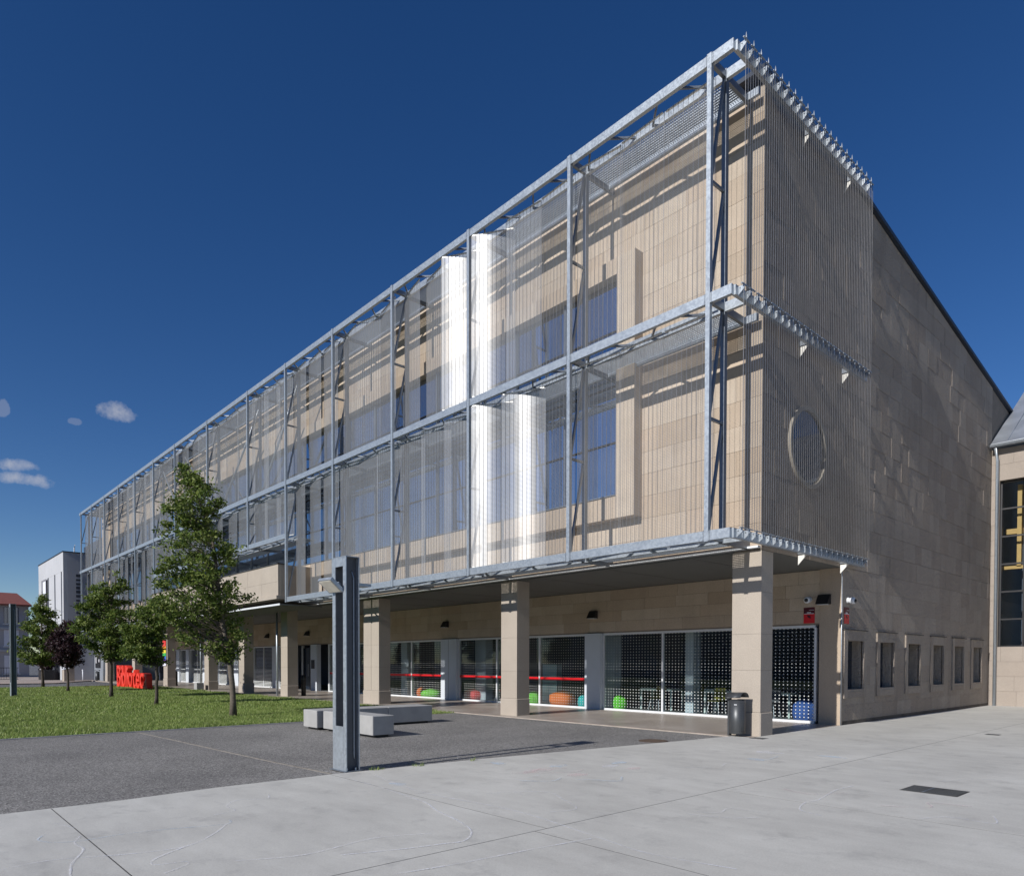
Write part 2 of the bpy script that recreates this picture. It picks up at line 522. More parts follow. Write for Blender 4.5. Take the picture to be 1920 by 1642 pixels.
# ------------------------------------------------------------------ mesh helpers
class MB:
    def __init__(s):
        s.v = []
        s.f = []

    def add(s, vs, fs):
        o = len(s.v)
        s.v += [tuple(x) for x in vs]
        s.f += [tuple(i + o for i in q) for q in fs]
        return s

    def box(s, x0, x1, y0, y1, z0, z1):
        x0, x1 = min(x0, x1), max(x0, x1)
        y0, y1 = min(y0, y1), max(y0, y1)
        z0, z1 = min(z0, z1), max(z0, z1)
        return s.add([(x0, y0, z0), (x1, y0, z0), (x1, y1, z0), (x0, y1, z0), (x0, y0, z1), (x1, y0, z1), (x1, y1, z1), (x0, y1, z1)],
                     [(0, 3, 2, 1), (4, 5, 6, 7), (0, 1, 5, 4), (1, 2, 6, 5), (2, 3, 7, 6), (3, 0, 4, 7)])

    def bevbox(s, x0, x1, y0, y1, z0, z1, b):
        """box with chamfered vertical and top edges"""
        def ring(i, z):
            return [(x0 + i + b, y0 + i, z), (x1 - i - b, y0 + i, z), (x1 - i, y0 + i + b, z), (x1 - i, y1 - i - b, z),
                    (x1 - i - b, y1 - i, z), (x0 + i + b, y1 - i, z), (x0 + i, y1 - i - b, z), (x0 + i, y0 + i + b, z)]
        R = [ring(0, z0), ring(0, z1 - b), ring(b * .8, z1)]
        vs = sum(R, [])
        fs = [tuple(range(7, -1, -1)), tuple(range(16, 24))]
        for k in range(2):
            for i in range(8):
                j = (i + 1) % 8
                fs.append((k * 8 + i, k * 8 + j, k * 8 + 8 + j, k * 8 + 8 + i))
        return s.add(vs, fs)

    def bar(s, p, q, w, h=None):
        """rectangular bar between two points"""
        h = h or w
        p, q = Vector(p), Vector(q)
        d = (q - p).normalized()
        up = Vector((0, 0, 1)) if abs(d.z) < 0.95 else Vector((0, 1, 0))
        a = d.cross(up).normalized() * (w / 2)
        b = a.cross(d).normalized() * (h / 2)
        vs = [p - a - b, p + a - b, p + a + b, p - a + b, q - a - b, q + a - b, q + a + b, q - a + b]
        return s.add(vs, [(0, 3, 2, 1), (4, 5, 6, 7), (0, 1, 5, 4), (1, 2, 6, 5), (2, 3, 7, 6), (3, 0, 4, 7)])

    def tube(s, pts, rad, n=8, cap=True):
        """pts: list of points, rad: list of radii"""
        rings = []
        P = [Vector(p) for p in pts]
        for i, p in enumerate(P):
            d = (P[min(i + 1, len(P) - 1)] - P[max(i - 1, 0)]).normalized()
            up = Vector((0, 0, 1)) if abs(d.z) < 0.9 else Vector((1, 0, 0))
            a = d.cross(up).normalized()
            b = d.cross(a).normalized()
            rings.append([p + (a * math.cos(2 * math.pi * k / n) + b * math.sin(2 * math.pi * k / n)) * rad[i] for k in range(n)])
        vs = sum(rings, [])
        fs = []
        for i in range(len(P) - 1):
            for k in range(n):
                j = (k + 1) % n
                fs.append((i * n + k, i * n + j, i * n + n + j, i * n + n + k))
        if cap:
            fs.append(tuple(range(n - 1, -1, -1)))
            fs.append(tuple((len(P) - 1) * n + k for k in range(n)))
        return s.add(vs, fs)

    def lathe(s, prof, n=24, cx=0, cy=0):
        vs = []
        for r, z in prof:
            vs += [(cx + r * math.cos(2 * math.pi * k / n), cy + r * math.sin(2 * math.pi * k / n), z) for k in range(n)]
        fs = []
        for i in range(len(prof) - 1):
            for k in range(n):
                j = (k + 1) % n
                fs.append((i * n + k, i * n + j, i * n + n + j, i * n + n + k))
        fs.append(tuple(range(n - 1, -1, -1)))
        fs.append(tuple((len(prof) - 1) * n + k for k in range(n)))
        return s.add(vs, fs)

    def prism(s, poly, axis, a0, a1):
        """extrude polygon (list of 2-tuples) along axis; axis 'x': poly=(y,z); 'y': (x,z); 'z': (x,y)"""
        n = len(poly)
        def P(p, a):
            return (a, p[0], p[1]) if axis == 'x' else ((p[0], a, p[1]) if axis == 'y' else (p[0], p[1], a))
        vs = [P(p, a0) for p in poly] + [P(p, a1) for p in poly]
        fs = [tuple(range(n)), tuple(range(2 * n - 1, n - 1, -1))]
        for i in range(n):
            j = (i + 1) % n
            fs.append((i, n + i, n + j, j))
        return s.add(vs, fs)

    def mesh(s, name, mat, smooth=False):
        me = bpy.data.meshes.new(name)
        me.from_pydata(s.v, [], s.f)
        me.materials.append(mat)
        if smooth:
            me.polygons.foreach_set('use_smooth', [True] * len(me.polygons))
        me.update()
        return me

    def build(s, name, mat, parent=None, smooth=False, loc=None):
        return place(name, s.mesh(name, mat, smooth), parent, loc)


def place(name, me, parent=None, loc=None, rot=None):
    """link a mesh object; world-coordinate meshes keep their place under a moved parent"""
    o = bpy.data.objects.new(name, me)
    COL.objects.link(o)
    if loc is not None:
        o.location = loc
    if rot is not None:
        o.rotation_euler = rot
    if parent is not None:
        o.parent = parent
        wp = Vector((0, 0, 0))
        p = parent
        while p is not None:
            wp += p.location
            p = p.parent
        o.location = Vector(o.location) - wp
    return o


def tag(o, label, cat, group=None):
    o['label'] = label
    o['category'] = cat
    if group:
        o['group'] = group
    return o


def thing(name, label, cat, loc=(0, 0, 0), group=None):
    o = bpy.data.objects.new(name, None)
    o.empty_display_size = 0.3
    COL.objects.link(o)
    o.location = loc
    return tag(o, label, cat, group)


def struct(o):
    o['kind'] = 'structure'
    return o


def stuff(o):
    o['kind'] = 'stuff'
    return o


def copy_tree(o, parent=None):
    c = o.copy()
    COL.objects.link(c)
    c.parent = parent
    for ch in list(o.children):
        copy_tree(ch, c)
    return c


def bx(name, x0, x1, y0, y1, z0, z1, mat, parent=None):
    return MB().box(x0, x1, y0, y1, z0, z1).build(name, mat, parent)


# ------------------------------------------------------------------ ground
base = MB().add([(-900, -900, -0.06), (900, -900, -0.06), (900, 900, -0.06), (-900, 900, -0.06)], [(0, 1, 2, 3)]).build('ground', M_ROAD)
struct(base)


def sheet(name, poly, z, mat, parent=None):
    o = MB().add([(x, y, z) for x, y in poly], [tuple(range(len(poly)))]).build(name, mat, parent)
    return o


EDGE = [(-1.5, -40), (-1.5, -11.6), (-1.5, -10.6), (-1.62, -9.5), (-1.62, -7.7), (-1.46, -5.3), (-1.10, -2.5), (-0.80, -0.2), (-0.66, 1.22)]


def edge_x(y):
    for (xa, ya), (xb, yb) in zip(EDGE, EDGE[1:]):
        if ya <= y <= yb:
            return xa + (xb - xa) * (y - ya) / (yb - ya)
    return EDGE[-1][0]


# exposed-aggregate paving between plaza and lawn, split by one old joint
asphalt = struct(sheet('asphalt', [(-10.25, -60), (-1.45, -60)] + [(x - 0.004, y) for x, y in EDGE] + [(-0.66, 1.24), (-11.8, 1.24), (-11.8, 0.9), (-10.25, -0.4)], -0.012, M_ASPH))
seam = MB()
pts = [(-10.2, -8.28), (-8.0, -8.16), (-5.4, -8.06), (-3.4, -7.96), (-1.75, -7.84)]
for a, b in zip(pts, pts[1:]):
    seam.bar((a[0], a[1], -0.012), (b[0], b[1], -0.012), 0.04, 0.008)
seam.build('expansion_joint', plain('sandy_joint', (.25, .225, .19), 0.95, 0, 0.4, 8), asphalt)
bx('lawn_kerb', -10.33, -10.25, -60, -0.4, -0.05, 0.006, M_CONC, asphalt)

# plaza slabs, each cast on its own with an open joint
plaza = struct(sheet('plaza', [(-1.45, -60), (60, -60), (60, 60), (-0.19, 60), (-0.19, 1.24), (-0.64, 1.21)] + [(x + .02, y) for x, y in EDGE[::-1][1:]], 0.0034, plain('joint_sand', (.07, .068, .064), 0.95)))
JX, G = 2.76, 0.006
ycuts_l = [-40, -14.7, -11.32, -7.93, 30]
ycuts_r = [-40, -14.7, -11.45, -8.1, -4.84, 30]


def slab(poly):
    n = len(poly)
    vs = [(x, y, 0.004) for x, y in poly] + [(x, y, -0.05) for x, y in poly]
    fs = [tuple(range(n))] + [(i, n + i, n + (i + 1) % n, (i + 1) % n) for i in range(n)]
    MB().add(vs, fs).build('slab', M_PLAZA, plaza)


for y0, y1 in zip(ycuts_l, ycuts_l[1:]):
    ys = [y0 + G] + [y for x, y in EDGE if y0 + .05 < y < min(y1, 1.2) - .05] + [min(y1 - G, 1.22)]
    poly = [(edge_x(y), y) for y in ys]
    if y1 > 1.3:
        poly += [(-0.66, 1.22), (-0.20, 1.22), (-0.20, y1)]
    poly += [(JX - G, y1 - G), (JX - G, y0 + G)]
    out = []
    for q in poly:
        if not out or abs(q[0] - out[-1][0]) + abs(q[1] - out[-1][1]) > 1e-4:
            out.append(q)
    slab(out[::-1])
for xa, xb in ((JX, 7.1), (7.1, 14.0), (14.0, 40.0)):
    for y0, y1 in zip(ycuts_r, ycuts_r[1:]):
        slab([(xa + G, y0 + G), (xb - G, y0 + G), (xb - G, y1 - G), (xa + G, y1 - G)])

# chalk drawings left on the plaza
CH = [
    (M_CHW, .022, [(-.66, -11.43), (-.28, -11.32)]),
    (M_CHB, .028, [(-.15, -11.58), (.02, -11.66), (.15, -11.63), (.24, -11.57), (.33, -11.39), (.31, -11.0), (.40, -10.6), (.53, -10.17), (.36, -10.08)]),
    (M_CHW, .03, [(.13, -11.35), (.40, -11.44), (.69, -11.43), (1.11, -11.59), (1.5, -11.67)]),
    (M_CHW, .026, [(.94, -12.03), (.89, -11.68), (1.10, -11.18), (1.15, -10.74), (.85, -10.4), (.53, -10.17)]),
    (M_CHW, .028, [(1.15, -10.74), (1.40, -11.06), (1.58, -11.11), (1.64, -10.91), (1.74, -10.92), (1.87, -11.12)]),
    (M_CHW, .022, [(.04, -10.13), (-.05, -9.87), (-.35, -9.85), (-.60, -9.61), (-.45, -9.35), (-.77, -9.20)]),
    (M_CHW, .032, [(-.99, -7.93), (-.2, -7.95), (.58, -8.04), (1.0, -8.1), (1.40, -8.25), (2.0, -8.40), (2.39, -8.57), (2.61, -8.83), (2.57, -9.04), (2.49, -9.37), (2.30, -9.88)]),
    (M_CHW, .028, [(-1.20, -7.47), (-.3, -7.66), (.61, -7.75), (1.67, -7.64), (2.37, -7.67), (3.47, -7.87), (3.99, -7.94), (4.7, -7.8)]),
    (M_CHW, .024, [(.99, -7.22), (1.39, -6.61), (1.9, -6.8), (2.34, -7.06), (2.26, -7.40)]),
    (M_CHW, .03, [(3.05, -9.84), (3.15, -9.31), (3.23, -8.57), (3.32, -7.92)]),
    (M_CHW, .034, [(4.28, -5.4), (4.00, -5.28), (3.85, -4.84), (3.88, -4.57), (3.75, -3.84), (3.76, -3.31)]),
    (M_CHW, .024, [(1.9, -10.6), (2.1, -10.1), (2.0, -9.4), (2.2, -8.9)]),
    (M_CHW, .02, [(.2, -6.6), (.5, -6.2), (.4, -5.7)]), (M_CHW, .02, [(-.7, -7.3), (-.8, -7.0), (-.6, -6.8)]),
    (M_CHP, .05, [(.04, -5.93), (.1, -5.6), (-.02, -5.22), (.25, -5.0)]), (M_CHP, .05, [(.3, -5.6), (.55, -5.2), (.5, -4.9)]),
    (M_CHB, .05, [(1.03, -5.64), (1.2, -5.5), (1.50, -5.31), (1.3, -5.0)]), (M_CHB, .04, [(1.5, -1.97), (1.6, -1.85), (1.77, -1.77), (1.7, -1.3)]),
    (M_CHP, .05, [(3.27, -4.21), (3.5, -4.3), (3.71, -4.26), (3.9, -3.9)]), (M_CHB, .05, [(.6, -6.3), (.9, -6.0), (.8, -5.7)]),
    (M_CHP, .04, [(4.5, -4.4), (4.9, -4.1), (4.8, -3.8), (5.2, -3.7)]), (M_CHW, .024, [(5.0, -4.9), (5.2, -4.5), (5.6, -4.5), (5.5, -4.1)]),
    (M_CHW, .022, [(3.2, -6.3), (3.5, -6.1), (3.45, -5.8), (3.8, -5.75)]), (M_CHW, .022, [(3.3, -6.4), (3.7, -6.25), (3.9, -6.0)]),
    (M_CHW, .026, [(6.6, -6.0), (6.3, -5.6), (6.35, -5.2), (6.1, -4.8)]), (M_CHW, .022, [(4.4, -2.2), (4.6, -1.6), (4.9, -1.4)]),
    (M_CHW, .02, [(3.3, -1.9), (3.6, -1.2), (3.9, -1.1)]), (M_CHW, .024, [(1.2, -3.8), (1.7, -3.2), (1.6, -2.7), (2.1, -2.3)]),
]


def ribbon(pts, w, z):
    P = [Vector((a, b)) for a, b in pts]
    Q = []
    for i in range(len(P) - 1):
        p0, p1, p2, p3 = P[max(i - 1, 0)], P[i], P[i + 1], P[min(i + 2, len(P) - 1)]
        for k in range(6):
            t = k / 6
            Q.append(0.5 * ((2 * p1) + (p2 - p0) * t + (2 * p0 - 5 * p1 + 4 * p2 - p3) * t * t + (3 * p1 - p0 - 3 * p2 + p3) * t ** 3))
    Q.append(P[-1])
    vs, fs = [], []
    for i, q in enumerate(Q):
        d = (Q[min(i + 1, len(Q) - 1)] - Q[max(i - 1, 0)]).normalized()
        n = Vector((-d.y, d.x)) * (w / 2) * random.uniform(.7, 1.2)
        vs += [(q.x - n.x, q.y - n.y, z), (q.x + n.x, q.y + n.y, z)]
        if i:
            fs.append((2 * i - 2, 2 * i, 2 * i + 1, 2 * i - 1))
    return MB().add(vs, fs)


for i, (m, w, p) in enumerate(CH):
    ribbon(p, w * .62, 0.0075 + 0.0004 * i).build('chalk_line', m, plaza)
for i, (m, x, y, rx, ry) in enumerate([(M_CHB, -.88, -5.4, .16, .10), (M_CHB, -.04, -4.87, .13, .2), (M_CHP, .1, -5.45, .14, .36), (M_CHP, .75, -5.3, .12, .2),
                                      (M_CHB, -.3, -7.65, .15, .1), (M_CHB, 1.62, -1.9, .18, .12), (M_CHW, .5, -4.3, .12, .2), (M_CHB, .35, -3.9, .1, .2), (M_CHW, 1.3, -.9, .3, .15), (M_CHP, .9, -4.2, .1, .16), (M_CHB, 2.3, -.6, .3, .1)]):
    vs = [(x + rx * math.cos(a) * random.uniform(.6, 1.2), y + ry * math.sin(a) * random.uniform(.6, 1.2), 0.0055 + .0002 * i) for a in np.linspace(0, 2 * math.pi, 14, endpoint=False)]
    MB().add(vs, [tuple(range(14))]).build('chalk_patch', m, plaza)

# covered walk paving
porch = struct(sheet('porch_floor', [(-62, 1.22), (-0.66, 1.22), (-0.2, 1.22), (-0.2, 5.8), (-62, 5.8)], 0.0, M_PORCH))
bx('kerb_strip', -62, -0.68, 1.12, 1.22, -0.04, 0.010, plain('kerb_stone', (.36, .31, .265), 0.85, 0, 0.2, 3), porch)

# lawns
lawn = struct(sheet('lawn', [(-31.9, -60), (-10.33, -60), (-10.33, -0.35), (-11.8, 0.95), (-11.8, 1.12), (-31.9, 1.12)], -0.004, M_LAWN))
lawn2 = struct(sheet('far_lawn', [(-45.5, -60), (-32.15, -60), (-32.15, -0.6), (-33.6, 1.0), (-35.4, 1.0), (-42.5, 1.0), (-47.0, -0.3), (-45.5, -4)], -0.004, M_LAWN))
struct(bx('path_edging', -32.15, -31.9, -60, 1.1, -0.05, 0.012, M_CONC))
far_path = struct(sheet('far_pavement', [(-62.2, -60), (-56.5, -60), (-55.6, -2.6), (-62.2, 1.2)], 0.0, plain('far_paving', (.34, .28, .245), 0.9, 0, 0.1, 0.8)))
far_apron = struct(sheet('far_apron', [(-90, -60), (-62.2, -60), (-62.2, 6), (-90, 6)], -0.004, plain('far_apron_paving', (.30, .255, .23), 0.9, 0, 0.1, 0.8)))


def grass(name, rects, n, hmin, hmax, w):
    xs, ys = [], []
    areas = np.array([(r[1] - r[0]) * (r[3] - r[2]) for r in rects])
    for r, k in zip(rects, (n * areas / areas.sum()).astype(int)):
        xs.append(rng.uniform(r[0], r[1], k))
        ys.append(rng.uniform(r[2], r[3], k))
    x = np.concatenate(xs)
    y = np.concatenate(ys)
    # denser and taller tufts here and there
    t = np.sin(x * 1.7 + 2 * np.sin(y * 0.9)) * np.sin(y * 1.3 + 1.4 * np.sin(x * .7))
    k = len(x)
    h = rng.uniform(hmin, hmax, k) * (1 + 0.35 * t)
    a = rng.uniform(0, 2 * math.pi, k)
    ww = w * rng.uniform(.6, 1.3, k)
    lx, ly = rng.normal(0, .45, k) * h, rng.normal(0, .45, k) * h
    V = np.zeros((k, 3, 3))
    V[:, 0] = np.stack([x - np.cos(a) * ww, y - np.sin(a) * ww, np.full(k, -.01)], 1)
    V[:, 1] = np.stack([x + np.cos(a) * ww, y + np.sin(a) * ww, np.full(k, -.01)], 1)
    V[:, 2] = np.stack([x + lx, y + ly, h], 1)
    me = bpy.data.meshes.new(name)
    me.vertices.add(k * 3)
    me.vertices.foreach_set('co', V.reshape(-1))
    me.loops.add(k * 3)
    me.loops.foreach_set('vertex_index', np.arange(k * 3, dtype=np.int32))
    me.polygons.add(k)
    me.polygons.foreach_set('loop_start', np.arange(0, k * 3, 3, dtype=np.int32))
    me.materials.append(M_GRASS)
    me.update()
    me.validate()
    o = stuff(place(name, me))
    return o


g1 = tag(grass('grass', [(-17, -10.38, -16, 1.05), (-16.0, -10.4, -9, -0.6)], 120000, .03, .075, .010), 'short green mown grass on the lawn beside the grey paving', 'grass')
g2 = tag(grass('grass', [(-31.9, -17, -20, 1.08)], 110000, .035, .085, .014), 'short green mown grass on the lawn under the row of trees', 'grass')
g3 = tag(grass('grass', [(-45.3, -32.2, -14, 0.95)], 50000, .04, .09, .022), 'short green grass on the far lawn around the red letters', 'grass')
w_ = tag(grass('weeds', [(-1.62, -1.5, -7.3, -7.1), (-1.52, -1.42, -6.6, -6.4), (-1.42, -1.34, -5.6, -5.45), (-12.2, -11.6, 1.0, 1.25)], 420, .02, .07, .006), 'tiny dry weeds along the plaza joint by the steel post', 'weeds')

# ------------------------------------------------------------------ the library
XW = -0.235      # side wall plane (behind the facing stones)
YF = 1.645       # front wall plane
XE = -60.0
lib = thing('library_building', 'long sandstone library building with arcade, ribbon windows and sloping side wall', 'building', (-30, 6, 0))
ROOF = [(1.46, 14.30), (5.6, 14.14), (24.0, 11.43)]


def roof_z(y):
    for (ya, za), (yb, zb) in zip(ROOF, ROOF[1:]):
        if y <= yb:
            return za + (zb - za) * (y - ya) / (yb - ya)
    return ROOF[-1][1]


# structural core
MB().prism([(YF, 4.12), (YF, 14.1), (5.6, 14.05), (24.0, 11.33), (24.0, 4.12)], 'x', XW, XE).build('wall_core', M_CORE, lib)
rf = MB().prism([(1.40, 14.22), (1.40, 14.32), (5.6, 14.17), (24.2, 11.44), (24.2, 11.34), (5.6, 14.06)], 'x', -0.12, XE - .1).build('roof', M_RTRIM, lib)
gs = [(-0.72, XW)]
m = MB()
WIN = [(6.05, 7.10), (8.21, 9.27), (10.39, 11.43), (12.60, 13.64), (14.76, 15.80), (16.88, 17.92)]
ZB, ZT = 0.91, 2.20
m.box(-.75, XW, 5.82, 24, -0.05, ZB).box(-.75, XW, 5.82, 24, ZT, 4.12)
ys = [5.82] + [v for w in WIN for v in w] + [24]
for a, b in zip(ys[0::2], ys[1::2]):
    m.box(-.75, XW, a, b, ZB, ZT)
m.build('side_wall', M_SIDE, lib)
for a, b in WIN:
    w = bx('window', -.55, -.50, a, b, ZB, ZT, M_GLASSD, lib)
    bx('frame', -.50, -.47, a, a + .05, ZB, ZT, M_BLACK, w)
    bx('frame', -.50, -.47, a + .22, a + .26, ZB, ZT, M_BLACK, w)
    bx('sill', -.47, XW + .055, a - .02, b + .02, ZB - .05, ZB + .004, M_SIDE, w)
    # raised stone surround
    s_ = MB()
    s_.box(XW - .02, XW + .062, a - .2, a, ZB - .22, ZT + .27).box(XW - .02, XW + .062, b, b + .16, ZB - .22, ZT + .27)
    s_.box(XW - .02, XW + .062, a, b, ZT, ZT + .27).box(XW - .02, XW + .062, a, b, ZB - .22, ZB - .052)
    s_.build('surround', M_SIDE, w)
    bx('shadow_line', XW - .02, XW + .085, a - .24, b + .2, ZT + .27, ZT + .29, M_IRON, w)  # dark strip drawn for the shadow line on top of the lintel
bx('corner_pier', -.80, XW + .02, 5.76, 5.83, 0, 4.07, M_STONE, lib)
bx('wall_foot_band', XW, XW + .024, 5.85, 18.95, 0.0, 0.10, plain('dark_stone', (.10, .085, .07), 0.9, 0, 0.4, 3), lib)  # dark uneven band along the foot of the side wall


# facing stones -------------------------------------------------------------
def clip_poly(poly, roof):
    """keep the part of a polygon (s,z) below the roof line"""
    out = []
    n = len(poly)
    for i in range(n):
        a, b = poly[i], poly[(i + 1) % n]
        da, db = roof(a[0]) - a[1], roof(b[0]) - b[1]
        if da >= 0:
            out.append(a)
        if (da >= 0) != (db >= 0):
            t = da / (da - db)
            out.append((a[0] + (b[0] - a[0]) * t, a[1] + (b[1] - a[1]) * t))
    return out


def sub_rect(r, h):
    x0, x1, z0, z1 = r
    a0, a1, c0, c1 = h
    if a1 <= x0 or a0 >= x1 or c1 <= z0 or c0 >= z1:
        return [r]
    o = []
    if a0 > x0:
        o.append((x0, a0, z0, z1))
    if a1 < x1:
        o.append((a1, x1, z0, z1))
    m0, m1 = max(x0, a0), min(x1, a1)
    if c0 > z0:
        o.append((m0, m1, z0, c0))
    if c1 < z1:
        o.append((m0, m1, c1, z1))
    return o


def courses(s0, s1, z0, z1, ch, ln, holes=(), vary=0.25):
    R = []
    nrow = max(1, round((z1 - z0) / ch))
    h = (z1 - z0) / nrow
    for r in range(nrow):
        x = s0 - (ln * 0.5 if r % 2 else 0) - random.uniform(0, .2) * ln
        while x < s1:
            w = ln * random.uniform(1 - vary, 1 + vary)
            a, b = max(x, s0), min(x + w, s1)
            if s1 - b < 0.18:
                b = s1
                x = s1
            x += w
            if b - a > 0.05:
                rs = [(a, b, z0 + r * h, z0 + (r + 1) * h)]
                for hl in holes:
                    rs = [q for rr in rs for q in sub_rect(rr, hl)]
                R += [q for q in rs if q[1] - q[0] > .03 and q[3] - q[2] > .03]
    return R


def px_size(P):
    d = Vector(P) - EYE
    return FPX / max(d.dot(FWD), 1)


stones = []     # (score, MB, material)


def add_stones(rects, axis, plane, sign, mat, gap=0.008, t0=.014, t1=.024, roof=None, bonus=1.0):
    for (a, b, c, d) in rects:
        g = gap / 2
        poly = [(a + g, c + g), (b - g, c + g), (b - g, d - g), (a + g, d - g)]
        if roof:
            poly = clip_poly(poly, roof)
            if len(poly) < 3:
                continue
        t = random.uniform(t0, t1) * sign
        mb = MB()
        n = len(poly)
        if axis == 'x':
            vs = [(plane + t, s, z) for s, z in poly] + [(plane - .002 * sign, s, z) for s, z in poly]
        else:
            vs = [(s, plane + t, z) for s, z in poly] + [(s, plane - .002 * sign, z) for s, z in poly]
        fs = [tuple(range(n))] + [(i, n + i, n + (i + 1) % n, (i + 1) % n) for i in range(n)]
        if (axis == 'x') != (sign > 0):
            fs = [f[::-1] for f in fs]
        mb.add(vs, fs)
        cx = [sum(v[k] for v in vs) / len(vs) for k in range(3)]
        sc = (b - a) * (d - c) * px_size(cx) ** 2 * bonus
        stones.append((sc, mb, mat))


rf_ = lambda y: roof_z(y) - 0.10
wh = [(a - .2, b + .16, ZB - .22, ZT + .29) for a, b in WIN]
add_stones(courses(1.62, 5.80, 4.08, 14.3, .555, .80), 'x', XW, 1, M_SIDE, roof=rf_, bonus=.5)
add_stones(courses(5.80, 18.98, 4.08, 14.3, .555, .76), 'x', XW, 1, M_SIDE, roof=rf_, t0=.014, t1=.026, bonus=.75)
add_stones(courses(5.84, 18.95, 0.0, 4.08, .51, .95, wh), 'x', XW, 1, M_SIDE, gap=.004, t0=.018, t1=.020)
# front: right-hand panel, then band above and below the ribbon window
add_stones(courses(-3.46, -.215, 4.12, 14.05, .555, .95), 'y', YF, -1, M_STONE, gap=.006, t0=.016, t1=.02, bonus=.5)
add_stones(courses(-56.6, -3.46, 11.85, 14.05, .55, 1.0), 'y', YF, -1, M_STONE, gap=.006, t0=.016, t1=.02, bonus=.35)
add_stones(courses(-56.6, -3.46, 4.12, 5.29, .585, 1.0), 'y', YF, -1, M_STONE, gap=.006, t0=.016, t1=.02, bonus=.5)
add_stones(courses(XE, -56.6, 4.12, 14.05, .555, .95), 'y', YF, -1, M_STONE, gap=.006, t0=.016, t1=.02, bonus=.2)
# porch: band over the shop windows, end pier
YP = 5.80
bx('lintel_wall', XE, -.80, YP, YP + .35, 2.62, 4.1, M_CORE, lib)
bx('end_wall', -.80, XW - .002, YP + .032, YP + .35, 0, 4.1, M_CORE, lib)
add_stones(courses(XE, -.80, 2.66, 4.06, .35, 1.35), 'y', YP, -1, M_STONE, gap=.006, t0=.016, t1=.021, bonus=1.2)
stones.sort(key=lambda t: -t[0])
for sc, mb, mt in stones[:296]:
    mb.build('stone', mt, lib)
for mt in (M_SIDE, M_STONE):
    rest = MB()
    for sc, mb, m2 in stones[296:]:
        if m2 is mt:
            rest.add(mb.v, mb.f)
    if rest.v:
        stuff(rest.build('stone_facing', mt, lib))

# soffit with pale drip edge
bx('soffit', XE, XW - .001, 1.66, YP + .1, 4.07, 4.11, M_SOFFIT, lib)
bx('soffit_edge', XE, XW, 1.50, 1.655, 4.115, 4.16, M_WHITE, lib)
for x in np.arange(-2.0, -58, -2.6):
    bx('soffit_joint', x - .006, x + .006, 1.66, YP, 4.066, 4.069, M_BLACK, lib)

# ribbon window
RX0, RX1, RZ0, RZ1 = -56.0, -4.03, 5.86, 11.44
sur = MB()
sur.box(RX1, -3.46, 1.30, YF, 5.29, 11.85).box(RX0 - .57, RX0, 1.30, YF, 5.29, 11.85)
sur.build('window_surround', M_STONE, lib)
k = 0
for zz0, zz1 in ((RZ1, 11.85), (5.29, RZ0)):
    x = RX1
    while x > RX0:
        x2 = max(RX0, x - random.uniform(1.3, 1.7))
        if x2 - RX0 < .4:
            x2 = RX0
        bx('surround_stone', x - .004, x2 + .004, 1.30 + random.uniform(0, .004), YF, zz0, zz1, M_STONE, lib)
        x = x2
bx('window_sill', RX0, RX1, 1.27, 1.5, RZ0, RZ0 + .03, M_GALVD, lib)
bx('window_back', RX0, RX1, 1.615, 1.64, RZ0, RZ1, M_TDARK, lib)
NP = 26
pw = (RX1 - RX0) / NP
zc = [RZ0 + .03, 7.3, 8.75, 10.15, RZ1]
pm = {}
for j in range(4):
    pm[j] = MB().box(0.03, pw - .03, 1.56, 1.57, zc[j] + .02, zc[j + 1] - .02).mesh('glass_pane', M_GLASS)
for i in range(NP):
    for j in range(4):
        o = place('glass_pane', pm[j], lib, (RX0 + i * pw, 0, 0))
        o.rotation_euler = (random.uniform(-.0015, .0015), 0, random.uniform(-.002, .002))
for i in range(NP + 1):
    x = RX0 + i * pw
    bx('mullion', x - .03, x + .03, 1.50, 1.60, RZ0 + .03, RZ1, M_GALVD, lib)
for j in (1, 2, 3):
    bx('transom', RX0, RX1, 1.53, 1.585, zc[j] - .02, zc[j] + .02, M_BLACK, lib)

# columns ---------------------------------------------------------------------
COLX = [(-.215, .70, False), (-8.10, .72, False), (-15.95, 1.14, True), (-24.05, .72, False), (-29.30, .72, False), (-34.6, .72, False), (-42.4, .85, False), (-50.3, .75, False), (-58.7, .72, False)]
for x1, wd, dbl in COLX:
    x0 = x1 - wd
    y0, y1 = 1.63, 2.14
    c = bx('column', x0 + .03, x1 - .03, y0 + .02, y1 - .02, 0, 4.1, M_CORE, lib)
    zs = [0.52] + sorted(0.52 + 3.58 * (k + random.uniform(-.08, .08)) / 4 for k in (1, 2, 3)) + [4.068]
    xs = [(x0, x1)] if not dbl else [(x0, (x0 + x1) / 2 - .008), ((x0 + x1) / 2 + .008, x1)]
    for xa, xb in xs:
        MB().bevbox(xa - .02, xb + .02, y0 - .025, y1 + .02, 0, .515, .02).build('plinth', M_COLST, c)
        for za, zb in zip(zs, zs[1:]):
            bx('stone', xa, xb, y0, y1, za + .002, zb - .002, M_COLST, c)

# shop fronts -------------------------------------------------------------------
YG = 5.87


def shopfront(xs, mat, red=False):
    """a glazed bay: xs = mullion positions from right to left"""
    a, b = xs[-1], xs[0]
    bay = MB().box(a, b, YG - .05, YG + .05, 2.55, 2.63).box(a, b, YG - .07, YG + .05, 0, .06).build('shop_window', M_WHITE, lib)
    for x in xs:
        bx('mullion', x - .03, x + .03, YG - .045, YG + .045, .06, 2.55, M_WHITE, bay)
    for p, q in zip(xs, xs[1:]):
        bx('glass_pane', q + .03, p - .03, YG - .004, YG + .004, .06, 2.55, mat, bay)
    if red:
        bx('red_band', a + .03, b - .03, YG - .012, YG - .006, .97, 1.07, M_REDD, bay)
    return bay


